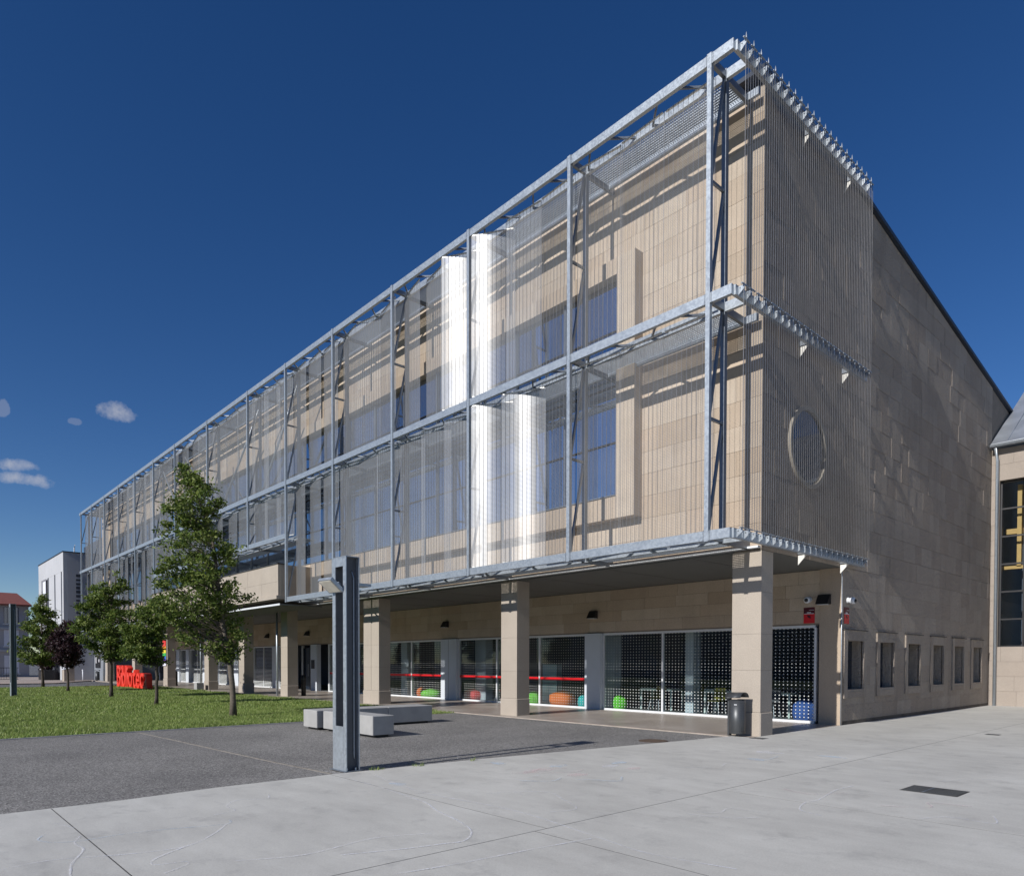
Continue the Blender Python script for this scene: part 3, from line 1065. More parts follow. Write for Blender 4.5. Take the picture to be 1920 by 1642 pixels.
def clad_pillar(x0, x1, split=False):
    p = bx('clad_pillar', x0, x1, YG - .16, YG + .1, 0, 2.62, M_PILLAR, lib)
    if split:
        bx('panel_joint', (x0 + x1) / 2 - .006, (x0 + x1) / 2 + .006, YG - .163, YG - .15, .02, 2.6, M_BLACK, p)


shopfront([-.93, -3.28, -5.84, -8.28], M_DOTS)
clad_pillar(-9.04, -8.32)
shopfront([-9.08, -11.43, -13.89, -16.36], M_DOTS, True)
clad_pillar(-17.50, -16.40, True)
shopfront([-17.54, -19.97, -22.4, -24.8], M_DOTS, True)
clad_pillar(-25.6, -24.84)
shopfront([-25.64, -28.0], M_DOTS, True)
# entrance: plain panel, set-back leaf, dark door
bx('entrance_wall', -29.2, -28.05, YG + .9, YG + 1.0, 0, 2.62, M_PILLAR, lib)
bx('entrance_jamb', -28.1, -28.03, YG - .05, YG + .9, 0, 2.62, M_WHITE, lib)
clad_pillar(-30.0, -29.25)
dr = bx('entrance_door', -32.0, -30.1, YG + .35, YG + .4, 0.02, 2.45, M_GLASSD, lib)
bx('frame', -32.1, -32.0, YG + .3, YG + .45, 0, 2.6, M_WHITE, dr)
bx('frame', -31.08, -31.02, YG + .31, YG + .44, 0.02, 2.45, M_BLACK, dr)
bx('door_handle', -31.2, -31.17, YG + .26, YG + .30, .8, 1.5, M_GALV, dr)
x = -32.15
i = 0
while x > -56:
    clad_pillar(x - .75, x)
    n_ = 2 if i % 2 else 1
    ws = [x - .79 - k * 1.55 for k in range(n_ + 1)]
    shopfront(ws, M_STRIPE)
    x = ws[-1] - .04
    i += 1
bx('notice_plate', -29.9, -29.5, YG - .18, YG - .162, 1.25, 1.75, M_BLACK, lib)
bx('notice_plate', -32.75, -32.4, YG - .18, YG - .162, 1.35, 1.85, M_BLACK, lib)

# rooms behind the glass
room = MB().box(XE + .3, -.95, 11.0, 11.1, 0, 3.2).box(-1.0, -.9, YG + .1, 11.0, 0, 3.2).box(XE + .2, XE + .3, YG + .1, 11, 0, 3.2)
room.box(XE + .3, -.95, YG + .1, 11, 2.9, 2.95).box(-28.2, -28.1, YG + 1.0, 11, 0, 2.9).box(-17.1, -16.8, YG + .2, 9, 0, 2.9)
room.build('room_wall', M_ROOM, lib)
bx('room_floor', XE + .3, -.95, YG + .05, 11, -.02, .012, M_ROOMF, lib)
for x0, x1 in ((-8.9, -8.45), (-5.5, -5.2), (-16.2, -15.5), (-22.0, -21.5)):
    bx('inner_pillar', x0, x1, 6.6, 7.0, 0.012, 2.9, M_PILLAR, lib)

# oculus in the side wall
oc = MB()
n = 48
ro, ri = .96, .86
vs = []
for r, xx in ((ro, XW + .01), (ro, XW + .085), (ri, XW + .085), (ri, XW + .03)):
    vs += [(xx, 3.74 + r * math.cos(2 * math.pi * k / n), 6.70 + r * math.sin(2 * math.pi * k / n)) for k in range(n)]
fs = [(j * n + k, j * n + (k + 1) % n, (j + 1) * n + (k + 1) % n, (j + 1) * n + k) for j in range(3) for k in range(n)]
oc.add(vs, fs)
ring = oc.build('round_window', plain('pale_trim', (.33, .30, .25), 0.6), lib)
MB().add([(XW + .034, 3.74 + ri * math.cos(2 * math.pi * k / n), 6.70 + ri * math.sin(2 * math.pi * k / n)) for k in range(n)], [tuple(range(n))]).build('glass_pane', M_GLASSD, ring)
MB().tube([(XW - .19 + .215, 5.73, 0), (XW - .19 + .215, 5.73, 4.05)], [.015, .015], 8).build('corner_pipe', M_GALV, lib, True)
for xx in (-24.95, -35.6):
    MB().tube([(xx, 1.52, 0), (xx, 1.52, 4.05)], [.05, .05], 10).build('downpipe', M_GALV, lib, True)

# entrance canopy: stone box on a thin slab
CX0, CX1, CYF = -38.9, -20.85, -.22
can = bx('canopy', CX0 + .05, CX1 - .05, CYF + .05, 1.30, 4.40, 5.62, M_CORE, lib)
x = CX1
while x > CX0 + .1:
    x2 = max(CX0, x - random.uniform(1.5, 1.9))
    if x2 - CX0 < .5:
        x2 = CX0
    for za, zb in ((4.40, 4.98), (4.985, 5.70)):
        bx('stone', x2 + .004, x - .004, CYF + random.uniform(0, .004), CYF + .1, za, zb, M_COLST, can)
    x = x2
bx('stone', CX1 - .05, CX1, CYF + .101, 1.28, 4.40, 5.70, M_COLST, can)
bx('coping', CX0 - .02, CX1 + .02, CYF - .02, .1, 5.702, 5.74, M_IRON, can)
bx('ledge', CX0 - .05, CX1 + .06, CYF - .10, 1.4, 4.25, 4.396, M_COLST, can)
bx('canopy_slab', CX0 - .4, -20.35, -.36, 1.5, 3.96, 4.02, M_SOFFIT, lib)
bx('slab_edge', CX0 - .4, -20.35, -.375, -.362, 3.955, 4.03, M_WHITE, lib)


def text_mesh(txt, size, extrude, name, mat, bevel=0.0):
    cu = bpy.data.curves.new(name, 'FONT')
    cu.body = txt
    cu.size = size
    cu.extrude = extrude
    cu.bevel_depth = bevel
    cu.resolution_u = 3
    o = bpy.data.objects.new(name, cu)
    COL.objects.link(o)
    dg = bpy.context.evaluated_depsgraph_get()
    me = bpy.data.meshes.new_from_object(o.evaluated_get(dg))
    bpy.data.objects.remove(o)
    bpy.data.curves.remove(cu)
    me.name = name
    me.materials.clear()
    me.materials.append(mat)
    return me


def width(me):
    xs = [v.co.x for v in me.vertices]
    return min(xs), max(xs)


LET = plain('dark_blue_letter', (.05, .055, .08), 0.5, 0.2)
xx = -35.9
for ch in 'BIBLIOTECA':
    me = text_mesh(ch, .62, .03, 'letter', LET)
    a, b = width(me)
    for v in me.vertices:
        v.co.x = (v.co.x - a) * 1.35
    o = place('letter', me, can, (xx, CYF - .035, 4.62), (math.pi / 2, 0, 0))
    xx += (b - a) * 1.35 + .62

# ------------------------------------------------------------------ the steel screen
scr = thing('steel_screen', 'galvanised steel frame hung with woven mesh curtains in front of the library', 'metal screen', (-30, 0, 4.3))
ZL = {'t': 13.92, 'm': 9.134, 'b': 4.315}
ZR = 6.95
POST = [-.53, -4.42, -8.36, -12.38, -16.43, -20.49, -24.5, -29.76, -35.03, -39.16, -43.33, -47.5, -51.6, -55.72, -59.6]
NBAY = len(POST) - 1
ENT = range(5, 9)         # bays over the entrance keep their lower edge high


def chord(name, x0, x1, y0, y1, zt, h):
    return bx(name, x0, x1, y0, y1, zt - h, zt, M_GALV, scr)


def zbot(i):
    return ZR if i in ENT else ZL['b']


# chords, one length per bay
for i in range(NBAY):
    xr = POST[i] - .006 if i else 0.0
    xl = POST[i + 1] + .006 if i < NBAY - 1 else -60.12
    for z in (ZL['t'], ZL['m'], zbot(i)):
        chord('outer_chord', xl, xr, -.045, .045, z, .20)
        chord('inner_chord', xl, xr - (.05 if not i else 0), .52, .60, z - .004, .19)
    for z in (ZL['t'], ZL['m']):
        chord('wall_rail', xl, xr - .25 if not i else xr, 1.40, 1.47, z - .006, .16)
# posts, arms, struts
for i, x in enumerate(POST):
    zb = ZL['b'] if (i <= 5 or i >= 9) else ZR
    MB().box(x - .05, x + .05, -.062, .03, zb - .22, ZL['t'] + .015).build('post', M_GALV, scr)
    MB().box(x - .05, x + .05, .505, .615, zb - .2, ZL['t'] + .012).build('inner_post', M_GALVD, scr)
    for z in (ZL['t'], ZL['m'], zb):
        bx('arm', x - .04, x + .04, .046, .504, z - .17, z - .03, M_GALVD, scr)
        bx('wall_arm', x - .04, x + .04, .616, 1.62, z - .20, z - .05, M_GALVD, scr)
        for dx in (-.075, .075):
            bx('splice_plate', x + dx - .006, x + dx + .006, -.052, .0, z - .21, z + .01, M_GALVD, scr)
    for (za, zc_) in ((ZL['m'], ZL['t']), (zb, ZL['m'])):
        if zc_ - za < 1.5:
            continue
        zm = (za + zc_ - .2) / 2
        bx('strut', x - .025, x + .025, .03, .505, zm - .03, zm + .03, M_GALVD, scr)
        MB().bar((x, .50, zc_ - .22), (x, .03, zm + .06), .05, .06).build('diagonal', M_GALVD, scr)
        MB().bar((x, .50, zm - .06), (x, .03, za + .03), .05, .06).build('diagonal', M_GALVD, scr)
# plan bracing between the chords
brace = MB().bar((0, .045, 0), (.48, .52, 0), .04, .05).mesh('plan_brace', M_GALVD)
brace2 = MB().bar((0, .52, 0), (.48, .045, 0), .04, .05).mesh('plan_brace', M_GALVD)
for i in range(NBAY):
    L = POST[i] - POST[i + 1]
    nb = 4
    for z in (ZL['t'], ZL['m'], zbot(i)):
        for k in range(nb):
            x = POST[i + 1] + L * (k + .12) / nb
            place('plan_brace', brace if k % 2 else brace2, scr, (x, 0, z - .12))
# walkway grating between inner chord and wall rail
gm = MB()
LG = 3.86
for k in range(int(LG / .055)):
    gm.box(k * .055, k * .055 + .006, 0, .74, -.03, 0)
for k in range(12):
    gm.box(0, LG, k * .0665, k * .0665 + .006, -.024, -.002)
gmesh = gm.mesh('grating', M_GALV)
for i in range(NBAY):
    for z in (ZL['t'], ZL['m'], zbot(i)):
        o = place('grating', gmesh, scr, (POST[i + 1] + .06, .63, z - .08))
        o.scale = ((POST[i] - POST[i + 1] - .12) / LG, 1, 1)
    if i not in ENT:
        chord('wall_rail', POST[i + 1] + .006, POST[i] - .006, 1.40, 1.47, ZL['b'] - .006, .10)
# long diagonals either side of the middle
for (ia, ib, flip) in ((5, 6, 0), (6, 7, 0), (7, 8, 1), (8, 9, 1)):
    xa, xb = POST[ia], POST[ib]
    p, q = ((xa, .56, ZL['t'] - .6), (xb, .56, ZL['m'] + .05))
    if flip:
        p, q = ((xa, .56, ZL['m'] + .05), (xb, .56, ZL['t'] - .6))
    MB().tube([p, q], [.055, .055], 8).build('long_diagonal', M_GALV, scr, True)

# hung curtains
def sunny(x):
    """plan angle at which the weave mirrors the sun to the plaza"""
    v = (EYE - Vector((x, .3, 8))).normalized()
    s = -ldir
    h = s + v
    return math.degrees(math.atan2(h.x, -h.y))


def curtain(xc, wd, yc, ang, z0, z1, bow, mat):
    a = math.radians(ang)
    T = Vector((math.cos(a), math.sin(a)))
    Nn = Vector((T.y, -T.x))
    nseg = 10
    vs, fs, pts = [], [], []
    for k in range(nseg + 1):
        s = (k / nseg - .5) * wd
        off = bow * (1 - (2 * s / wd) ** 2)
        p = Vector((xc, yc)) + T * s + Nn * off
        pts.append((s, p))
        vs += [(p.x, p.y, z0), (p.x, p.y, z1)]
        if k:
            fs.append((2 * k - 2, 2 * k, 2 * k + 1, 2 * k - 1))
    c = MB().add(vs, fs).build('mesh_curtain', mat, scr, True)
    rods = MB()
    nr = int(wd / .12)
    for k in range(nr + 1):
        s = (k / nr - .5) * (wd - .01)
        off = bow * (1 - (2 * s / wd) ** 2)
        p = Vector((xc, yc)) + T * s + Nn * (off + .007)
        r = .0034
        rods.add([(p.x - r, p.y - r, z0), (p.x + r, p.y - r, z0), (p.x + r, p.y + r, z0), (p.x - r, p.y + r, z0),
                  (p.x - r, p.y - r, z1), (p.x + r, p.y - r, z1), (p.x + r, p.y + r, z1), (p.x - r, p.y + r, z1)],
                 [(0, 1, 5, 4), (1, 2, 6, 5), (2, 3, 7, 6), (3, 0, 4, 7)])
    stuff(rods.build('rods', M_ROD, c))
    for z in (z0 + .0, z1 - .0):
        p, q = Vector((xc, yc)) - T * wd * .46, Vector((xc, yc)) + T * wd * .46
        MB().bar((p.x, p.y, z), (q.x, q.y, z), .035, .03).build('holder', M_WIRE, c)


for i in range(NBAY):
    xr, xl = POST[i] - .07, POST[i + 1] + .07
    L = xr - xl
    for st in 'ul':
        z0, z1 = (ZL['m'] + .015, ZL['t'] - .24) if st == 'u' else (zbot(i) + .015, ZL['m'] - .24)
        if z1 - z0 < .5:
            continue
        rr = random.Random(i * 7 + (st == 'u'))
        for k in range(3):
            wd = L / 3 * 1.03
            xc = xl + L * (k + .5) / 3
            sa = sunny(xc)
            bow = rr.uniform(.015, .045)
            if i <= 1:
                ang = rr.uniform(-7, 9)
            else:
                ang = rr.uniform(-13, 10)
            if (i, st, k) == (2, 'u', 2):
                ang, bow = sa + 1.0, .045
            if (i, st, k) == (1, 'u', 0):
                ang, bow = sa + 4.5, .07
            if (i, st, k) == (1, 'l', 0):
                ang, bow = sa + 5.0, .06
            if (i, st, k) == (1, 'l', 1):
                ang, bow = sa - 1.0, .06
            if (i, st, k) == (2, 'l', 2):
                ang, bow = sa - 13.0, .04
            curtain(xc, wd, .28, ang, z0, z1, bow, M_MESHL if i == 0 or (i == 1 and k == 2) else M_MESH)

# side return of the screen
SY1 = 6.51
for nm, z, h in (('t', ZL['t'], .20), ('m', ZL['m'], .20), ('b', ZL['b'], .20)):
    bx('side_chord', -.04, .04, .046, SY1, z - h, z - .003, M_GALV, scr)
    for yy in (3.3, 5.6):
        bx('wall_bracket', XW + .02, -.04, yy, yy + .05, z - .17, z - .05, M_GALVD, scr)
        MB().prism([(XW + .03, z - .2), (-.0, z - .2), (XW + .03, z - .42)], 'y', yy, yy + .012).build('gusset', M_WIRE, scr)
    plate = MB().prism([(.04, -.01), (.165, -.01), (.165, -.075), (.04, -.175)], 'y', -.006, .006).mesh('bracket_plate', M_GALV)
    rodm = MB().tube([(.15, 0.0, -.19), (.15, 0.0, .03)], [.009, .009], 6)
    rodm.add(*(lambda t: (t.v, t.f))(MB().box(.135, .165, -.10, .13, -.005, .012)))
    if nm == 't':
        rodm.add(*(lambda t: (t.v, t.f))(MB().tube([(.15, 0, .03), (.15, 0, .07), (.15, 0, .15)], [.018, .016, .002], 6)))
    rm = rodm.mesh('tension_rod', M_GALV)
    bolt = MB().tube([(.075, -.012, -.05), (.075, .012, -.05)], [.012, .012], 6).mesh('bolt', M_BLACK)
    for k in range(22):
        y = .16 + k * .2945
        p_ = place('bracket_plate', plate, scr, (0, y, z - .008))
        place('tension_rod', rm, p_, (0, y + .02, z - .008))
        place('bolt', bolt, p_, (0, y, z - .008))
for z0, z1 in ((ZL['b'] + .0, ZL['m'] - .01), (ZL['m'] + .0, ZL['t'] + .0)):
    c = MB().add([(.15, .15, z0), (.15, 6.45, z0), (.15, 6.45, z1), (.15, .15, z1)], [(0, 1, 2, 3)]).build('mesh_curtain', M_MESHS, scr)
    rods = MB()
    for k in range(66):
        y = .16 + k * .0968
        r = .0036
        rods.add([(.155 - r, y - r, z0), (.155 + r, y - r, z0), (.155 + r, y + r, z0), (.155 - r, y + r, z0),
                  (.155 - r, y - r, z1), (.155 + r, y - r, z1), (.155 + r, y + r, z1), (.155 - r, y + r, z1)],
                 [(0, 1, 5, 4), (1, 2, 6, 5), (2, 3, 7, 6), (3, 0, 4, 7)])
    stuff(rods.build('rods', M_ROD, c))

# ------------------------------------------------------------------ annex at the right
ann = thing('annex_building', 'sandstone annex with tall mullioned window and grey zinc roof', 'building', (4, 21, 0))
YA = 18.97
AX0, AX1, AZ0, AZ1 = .06, 6.0, 2.24, 8.52
m = MB().box(XW + .03, AX0, YA, YA + .6, 0, 9.72).box(AX1, 14, YA, YA + .6, 0, 9.72).box(AX0, AX1, YA, YA + .6, 0, AZ0).box(AX0, AX1, YA, YA + .6, AZ1, 9.72)
m.box(13.4, 14, YA + .6, 30, 0, 9.72)
m.build('wall', M_CORE, ann)
stones.clear()
for r in [(XW + .03, AX0, 0, 9.72), (AX0, AX1, 0, AZ0), (AX0, AX1, AZ1, 9.72), (AX1, 14, 0, 9.72)]:
    add_stones(courses(r[0], r[1], r[2], r[3], .56, .9), 'y', YA, -1, M_ANX, gap=.006, t0=.016, t1=.02)
for sc, mb, mt in stones:
    mb.build('stone', mt, ann)
wn = MB().box(AX0, AX1, YA + .2, YA + .24, AZ0, AZ0 + .05).build('tall_window', M_BLACK, ann)
for i in range(9):
    x = AX0 + .03 + i * .735
    bx('mullion', x - .025, x + .025, YA + .16, YA + .25, AZ0, AZ1, M_BLACK, wn)
for j in range(7):
    z = AZ0 + j * (AZ1 - AZ0) / 6
    bx('transom', AX0, AX1, YA + .17, YA + .245, z - .03, z + .03, M_BLACK, wn)
for i in range(8):
    for j in range(6):
        x = AX0 + .055 + i * .735
        z = AZ0 + j * (AZ1 - AZ0) / 6 + .03
        bx('glass_pane', x, x + .685, YA + .2, YA + .206, z, z + (AZ1 - AZ0) / 6 - .06, M_GCLEAR, wn)
rfz = MB()
pr = [(YA - .32, 9.80), (YA - .32, 9.88), (24.5, 13.80), (24.5, 13.70)]
rfz.prism(pr, 'x', XW + .06, 14.2)
ro_ = rfz.build('roof', M_ZINC, ann)
for x in np.arange(.35, 14, .6):
    MB().bar((x, YA - .3, 9.905), (x, 24.4, 13.83), .025, .04).build('standing_seam', M_ZINC, ro_)
MB().tube([(XW + .06, YA - .38, 9.78), (14.2, YA - .38, 9.72)], [.07, .07], 10).build('gutter', M_GALV, ann, True)
MB().tube([(.0, YA - .09, 0), (.0, YA - .09, 9.3), (-.02, YA - .34, 9.72)], [.055, .055, .055], 10).build('downpipe', M_GALV, ann, True)
bx('rear_room', AX0, 12, YA + 3.5, YA + 3.6, 0, 9.6, M_ROOM, ann)
for (x, z0, z1) in ((.5, 5.3, 8.4), (1.3, 2.4, 8.4), (2.6, 2.4, 8.4)):
    bx('timber_frame', x, x + .14, YA + .6, YA + .8, z0, z1, M_AMBER, ann)
bx('timber_frame', AX0, 5, YA + .6, YA + .75, 5.22, 5.34, M_AMBER, ann)
bx('timber_frame', AX0, 5, YA + .9, YA + 1.1, 6.6, 6.8, M_AMBER, ann)

# ------------------------------------------------------------------ fixtures on the arcade
def wall_lamp(x, label):
    t = thing('wall_lamp', label, 'lamp', (x, YP - .03, 3.27), 'wedge lamps on the arcade wall')
    MB().prism([(YP - .022, 3.14), (YP - .022, 3.40), (YP - .10, 3.40), (YP - .26, 3.15)], 'x', x - .16, x + .16).build('housing', M_BLACK, t)
    bx('diffuser', x - .13, x + .13, YP - .23, YP - .05, 3.128, 3.138, M_WHITE, t)


wall_lamp(-.66, 'black wedge wall lamp beside the white camera above the red sign')
wall_lamp(-8.66, 'black wedge wall lamp above the first white pillar, right of the second column')
wall_lamp(-17.17, 'black wedge wall lamp above the wide white pillar right of the double column')
wall_lamp(-30.4, 'black wedge wall lamp above the dark entrance door')
wall_lamp(-36.0, 'black wedge wall lamp left of the entrance above striped glass')
wall_lamp(-44.8, 'black wedge wall lamp beside the column with the rainbow banner')


def cam_dome(loc, d, label):
    t = thing('security_camera', label, 'camera', loc)
    x, y, z = loc
    D = Vector(d).normalized()
    pts = [Vector(loc) + D * s for s in (0, .03, .05, .12, .17, .19)]
    MB().tube(pts, [.075, .08, .06, .09, .085, .06], 16).build('body', M_WHITE, t, True)
    MB().tube([Vector(loc) + D * .185, Vector(loc) + D * .23], [.052, .035], 12).build('lens', M_BLACK, t, True)


cam_dome((-1.08, YP - .022, 3.30), (0, -1, -.15), 'white security camera on the arcade wall above the red sign')
cam_dome((XW + .022, 6.06, 3.24), (1, .1, -.1), 'white security camera on the side wall above the narrow red sign')


def red_sign(name, o, ax, label):
    """plate in the plane spanned by ax and z, with printed bands"""
    t = thing(name, label, 'sign', o)
    ax = Vector(ax)
    nr = ax.cross(Vector((0, 0, 1)))
    def plate(nm, a0, a1, z0, z1, off, mat):
        vs = []
        for d in (off - .004, off):
            for a, z in ((a0, z0), (a1, z0), (a1, z1), (a0, z1)):
                vs.append(Vector(o) + ax * a + nr * d + Vector((0, 0, z)))
        MB().add(vs, [(3, 2, 1, 0), (4, 5, 6, 7), (0, 1, 5, 4), (1, 2, 6, 5), (2, 3, 7, 6), (3, 0, 4, 7)]).build(nm, mat, t)
    plate('panel', -.15, .15, -.21, .21, .01, M_REDD)
    plate('header', -.148, .148, .045, .208, .0125, M_SIGNK)
    plate('white_line', -.13, .13, .036, .05, .0145, M_WHITE)
    plate('lettering', -.06, .05, .062, .083, .0145, M_WHITE)
    plate('lettering', 0.0, .135, .135, .142, .0145, M_SHUT)
    # dark camera pictogram
    vs = [Vector(o) + ax * a + nr * .0128 + Vector((0, 0, z)) for a, z in ((-.06, .005), (.02, .0), (.06, -.08), (.0, -.075), (-.04, -.04))]
    MB().add(vs, [(0, 4, 3, 2, 1)][0:1]).build('pictogram', M_SIGNK, t)


red_sign('warning_sign', (-1.08, YP - .022, 2.88), (1, 0, 0), 'red and black surveillance sign on the arcade wall facing the plaza')
red_sign('warning_sign', (XW + .022, 6.02, 2.84), (0, 1, 0), 'red and black surveillance sign just round the corner on the side wall')

# rainbow banner on a far column
t = thing('rainbow_banner', 'narrow rainbow banner hanging on the arcade column behind the red letters', 'banner', (-42.95, 1.55, 2.3))
for k, c in enumerate([(.6, .03, .03), (.62, .05, .04), (.75, .30, .03), (.75, .6, .05), (.04, .38, .08), (.05, .16, .6), (.16, .06, .45)]):
    bx('stripe', -43.25, -42.55, 1.575, 1.59, 3.1 - .22 * (k + 1), 3.1 - .22 * k, plain('banner_%d' % k, c, .7), t)
bx('rail', -43.28, -42.52, 1.57, 1.60, 3.1, 3.14, M_GALV, t)
bx('blank_foot', -43.25, -42.55, 1.576, 1.589, 1.36, 1.55, M_SHUT, t)

# ------------------------------------------------------------------ steel lamp posts
def lamp_post(loc, h, label, lamps):
    x, y, _ = loc
    t = thing('lamp_post', label, 'lamp post', loc, 'galvanised frame posts in the square')
    for sgn in (-1, 1):
        c = MB()
        bx('web', x + sgn * .115, x + sgn * .127, y - .097, y + .097, 0.012, h, M_WEB, t)
        c.box(x + sgn * .1155, x + sgn * .205, y - .11, y - .098, 0.012, h)
        c.box(x + sgn * .1155, x + sgn * .205, y + .098, y + .11, 0.012, h)
        c.build('channel', M_GALV, t)
    z1 = .66
    for yy in (-1, 1):
        ya, yb = y + yy * .1, y + yy * .112
        bx('foot_plate', x - .1145, x + .1145, ya, yb, .012, z1, M_GALV, t)
        bx('head_plate', x - .1145, x + .1145, ya, yb, h - .13, h, M_GALV, t)
    pass
    bx('cap', x - .207, x + .207, y - .113, y + .113, h + .001, h + .012, M_GALV, t)
    bx('base_plate', x - .24, x + .24, y - .15, y + .15, 0.0, .012, M_GALVD, t)
    for bxx, byy in ((.17, -.08), (.17, .06), (-.17, -.08)):
        MB().tube([(x + bxx, y + byy, .012), (x + bxx, y + byy, .05)], [.012, .012], 6).build('bolt', M_WIRE, t)
    MB().tube([(x + .14, y + .055, .18), (x + .142, y + .05, .24), (x + .142, y + .05, h - .3), (x + .135, y + .02, h - .2)], [.010] * 4, 6).build('cable_conduit', M_GALV, t, True)
    if lamps:
        f = MB()
        c0 = Vector((x - .02, y - .22, h - .42))
        R = Matrix.Rotation(math.radians(-38), 3, 'X') @ Matrix.Identity(3)
        Rz = Matrix.Rotation(math.radians(8), 3, 'Z')
        def fl(nm, bxs, mat):
            mb = MB()
            mb.box(*bxs)
            mb.v = [tuple(c0 + Rz @ (R @ Vector(v))) for v in mb.v]
            return mb.build(nm, mat, t)
        hd = fl('floodlight', (-.16, .16, -.15, .12, -.025, .025), M_GALV)
        lens = MB().box(-.135, .135, -.13, .10, -.031, -.026)
        lens.v = [tuple(c0 + Rz @ (R @ Vector(v))) for v in lens.v]
        lens.build('lens', plain('lamp_lens', (.66, .62, .52), .25), hd)
        MB().bar((x, y - .1, h - .40), (x, y - .14, h - .37), .06, .04).build('lamp_arm', M_GALV, t)
        b2 = MB().box(x - .12, x + .12, y + .16, y + .36, h - .40, h - .36)
        b2.build('floodlight', M_GALV, t)
        MB().bar((x, y + .11, h - .46), (x, y + .2, h - .4), .05, .03).build('lamp_arm', M_GALV, t)
    return t


lamp_post((-1.875, -7.53, 0), 3.14, 'tall grey steel frame post with floodlights at the plaza edge in the foreground', True)
lamp_post((-31.95, -8.02, 0), 4.25, 'tall grey steel frame post on the far left edge of the lawn', False)

# ------------------------------------------------------------------ benches
def bench(x0, x1, y0, y1, label, seams=()):
    t = thing('concrete_bench', label, 'bench', ((x0 + x1) / 2, (y0 + y1) / 2, 0), 'concrete block benches by the lawn')
    cuts = [y0] + list(seams) + [y1]
    for a, b in zip(cuts, cuts[1:]):
        MB().bevbox(x0, x1, a + .003, b - .003, .05, .46, .012).build('seat_block', M_CONC, t)
    bx('foot', x0 + .09, x1 - .09, y0 + .09, y1 - .09, -.01, .051, M_BLACK, t)


bench(-8.62, -7.92, -4.98, -1.62, 'long pale concrete bench running from the lawn corner towards the arcade', (-3.0,))
bench(-7.75, -5.52, -4.90, -4.36, 'short pale concrete bench partly behind the steel frame post')

# ------------------------------------------------------------------ litter bin
def litter_bin(cx, cy, label, s=1.0):
    t = thing('litter_bin', label, 'litter bin', (cx, cy, 0), 'grey steel litter bins')
    MB().lathe([(.165, .06), (.17, .065), (.17, .80), (.155, .80), (.155, .70)], 32, cx, cy).build('drum', M_DKGREY, t, True)
    bx('stand', cx - .215, cx - .172, cy - .05, cy + .05, 0, .84, M_DKGREY, t)
    bx('stand_foot', cx - .215, cx - .02, cy - .05, cy + .05, .003, .015, M_DKGREY, t)
    # curved rain hood
    vs, fs = [], []
    n = 12
    for k in range(n + 1):
        a = math.pi * (.06 + .88 * k / n)
        yy = cy - math.cos(a) * .185
        zz = .83 + math.sin(a) * .13
        vs += [(cx - .20, yy, zz), (cx + .17, yy, zz + .01), (cx - .20, yy * .97 + cy * .03, zz - .012), (cx + .17, yy * .97 + cy * .03, zz - .002)]
        if k:
            o = 4 * k
            fs += [(o - 4, o, o + 1, o - 3), (o - 2, o - 1, o + 3, o + 2), (o - 3, o + 1, o + 3, o - 1), (o - 4, o - 2, o + 2, o)]
    MB().add(vs, fs).build('hood', M_DKGREY, t, True)
    pm_ = MB()
    for r in range(18):
        for k in range(5):
            a = math.radians(-58 + 66 + k * 13 - 90 + 40)
            z = .12 + r * .036
            p = Vector((cx + .1705 * math.cos(a), cy + .1705 * math.sin(a), z))
            u = Vector((-math.sin(a), math.cos(a), 0)) * .006
            w = Vector((0, 0, .006))
            pm_.add([p - u - w, p + u - w, p + u + w, p - u + w], [(0, 1, 2, 3)])
    stuff(pm_.build('perforation', M_BLACK, t))
    a = math.radians(-75)
    p = Vector((cx + .1706 * math.cos(a), cy + .1706 * math.sin(a), .70))
    u = Vector((-math.sin(a), math.cos(a), 0)) * .03
    MB().add([p - u - Vector((0, 0, .008)), p + u - Vector((0, 0, .008)), p + u + Vector((0, 0, .008)), p - u + Vector((0, 0, .008))], [(0, 1, 2, 3)]).build('emblem', M_WHITE, t)


litter_bin(-.56, 1.28, 'dark grey perforated litter bin with curved hood by the corner column')
litter_bin(-60.7, 1.3, 'dark grey litter bin in front of the far notice board')

# bollards, box
for x, y, l in ((-24.2, 2.5, 'black bollard beside the column left of the steel frame post'), (-43.4, 2.45, 'black bollard beside the column with the rainbow banner')):
    t = thing('bollard', l, 'bollard', (x, y, 0), 'black bollards under the arcade')
    MB().lathe([(.11, 0.0), (.11, .92), (.10, .98), (.06, 1.0)], 20, x, y).build('shaft', M_BLACK, t, True)
    MB().lathe([(.115, .80), (.115, .84)], 20, x, y).build('band', M_DKGREY, t, True)
t = thing('concrete_block', 'small pale concrete block on the lawn edge before the arcade', 'block', (-34.85, 1.15, 0))
MB().bevbox(-35.1, -34.6, .95, 1.35, 0, .42, .015).build('body', M_CONC, t)
bx('foot', -35.06, -34.64, .99, 1.31, -.01, .004, M_BLACK, t)

# drain covers in the plaza
def cover(x0, x1, y0, y1, label, nb):
    t = thing('drain_cover', label, 'drain cover', ((x0 + x1) / 2, (y0 + y1) / 2, 0.004), 'iron covers set in the plaza')
    bx('frame', x0, x1, y0, y1, .0045, .007, M_IRON, t)
    b = MB()
    for k in range(nb):
        yy = y0 + .02 + (y1 - y0 - .04) * k / nb
        b.box(x0 + .02, x1 - .02, yy, yy + (y1 - y0) / nb * .5, .0072, .011)
    b.build('ribs', M_DKGREY, t)
    bx('name_bar', x0 + (x1 - x0) * .38, x0 + (x1 - x0) * .42, y0 + .03, y1 - .03, .0112, .0125, M_GALVD, t)


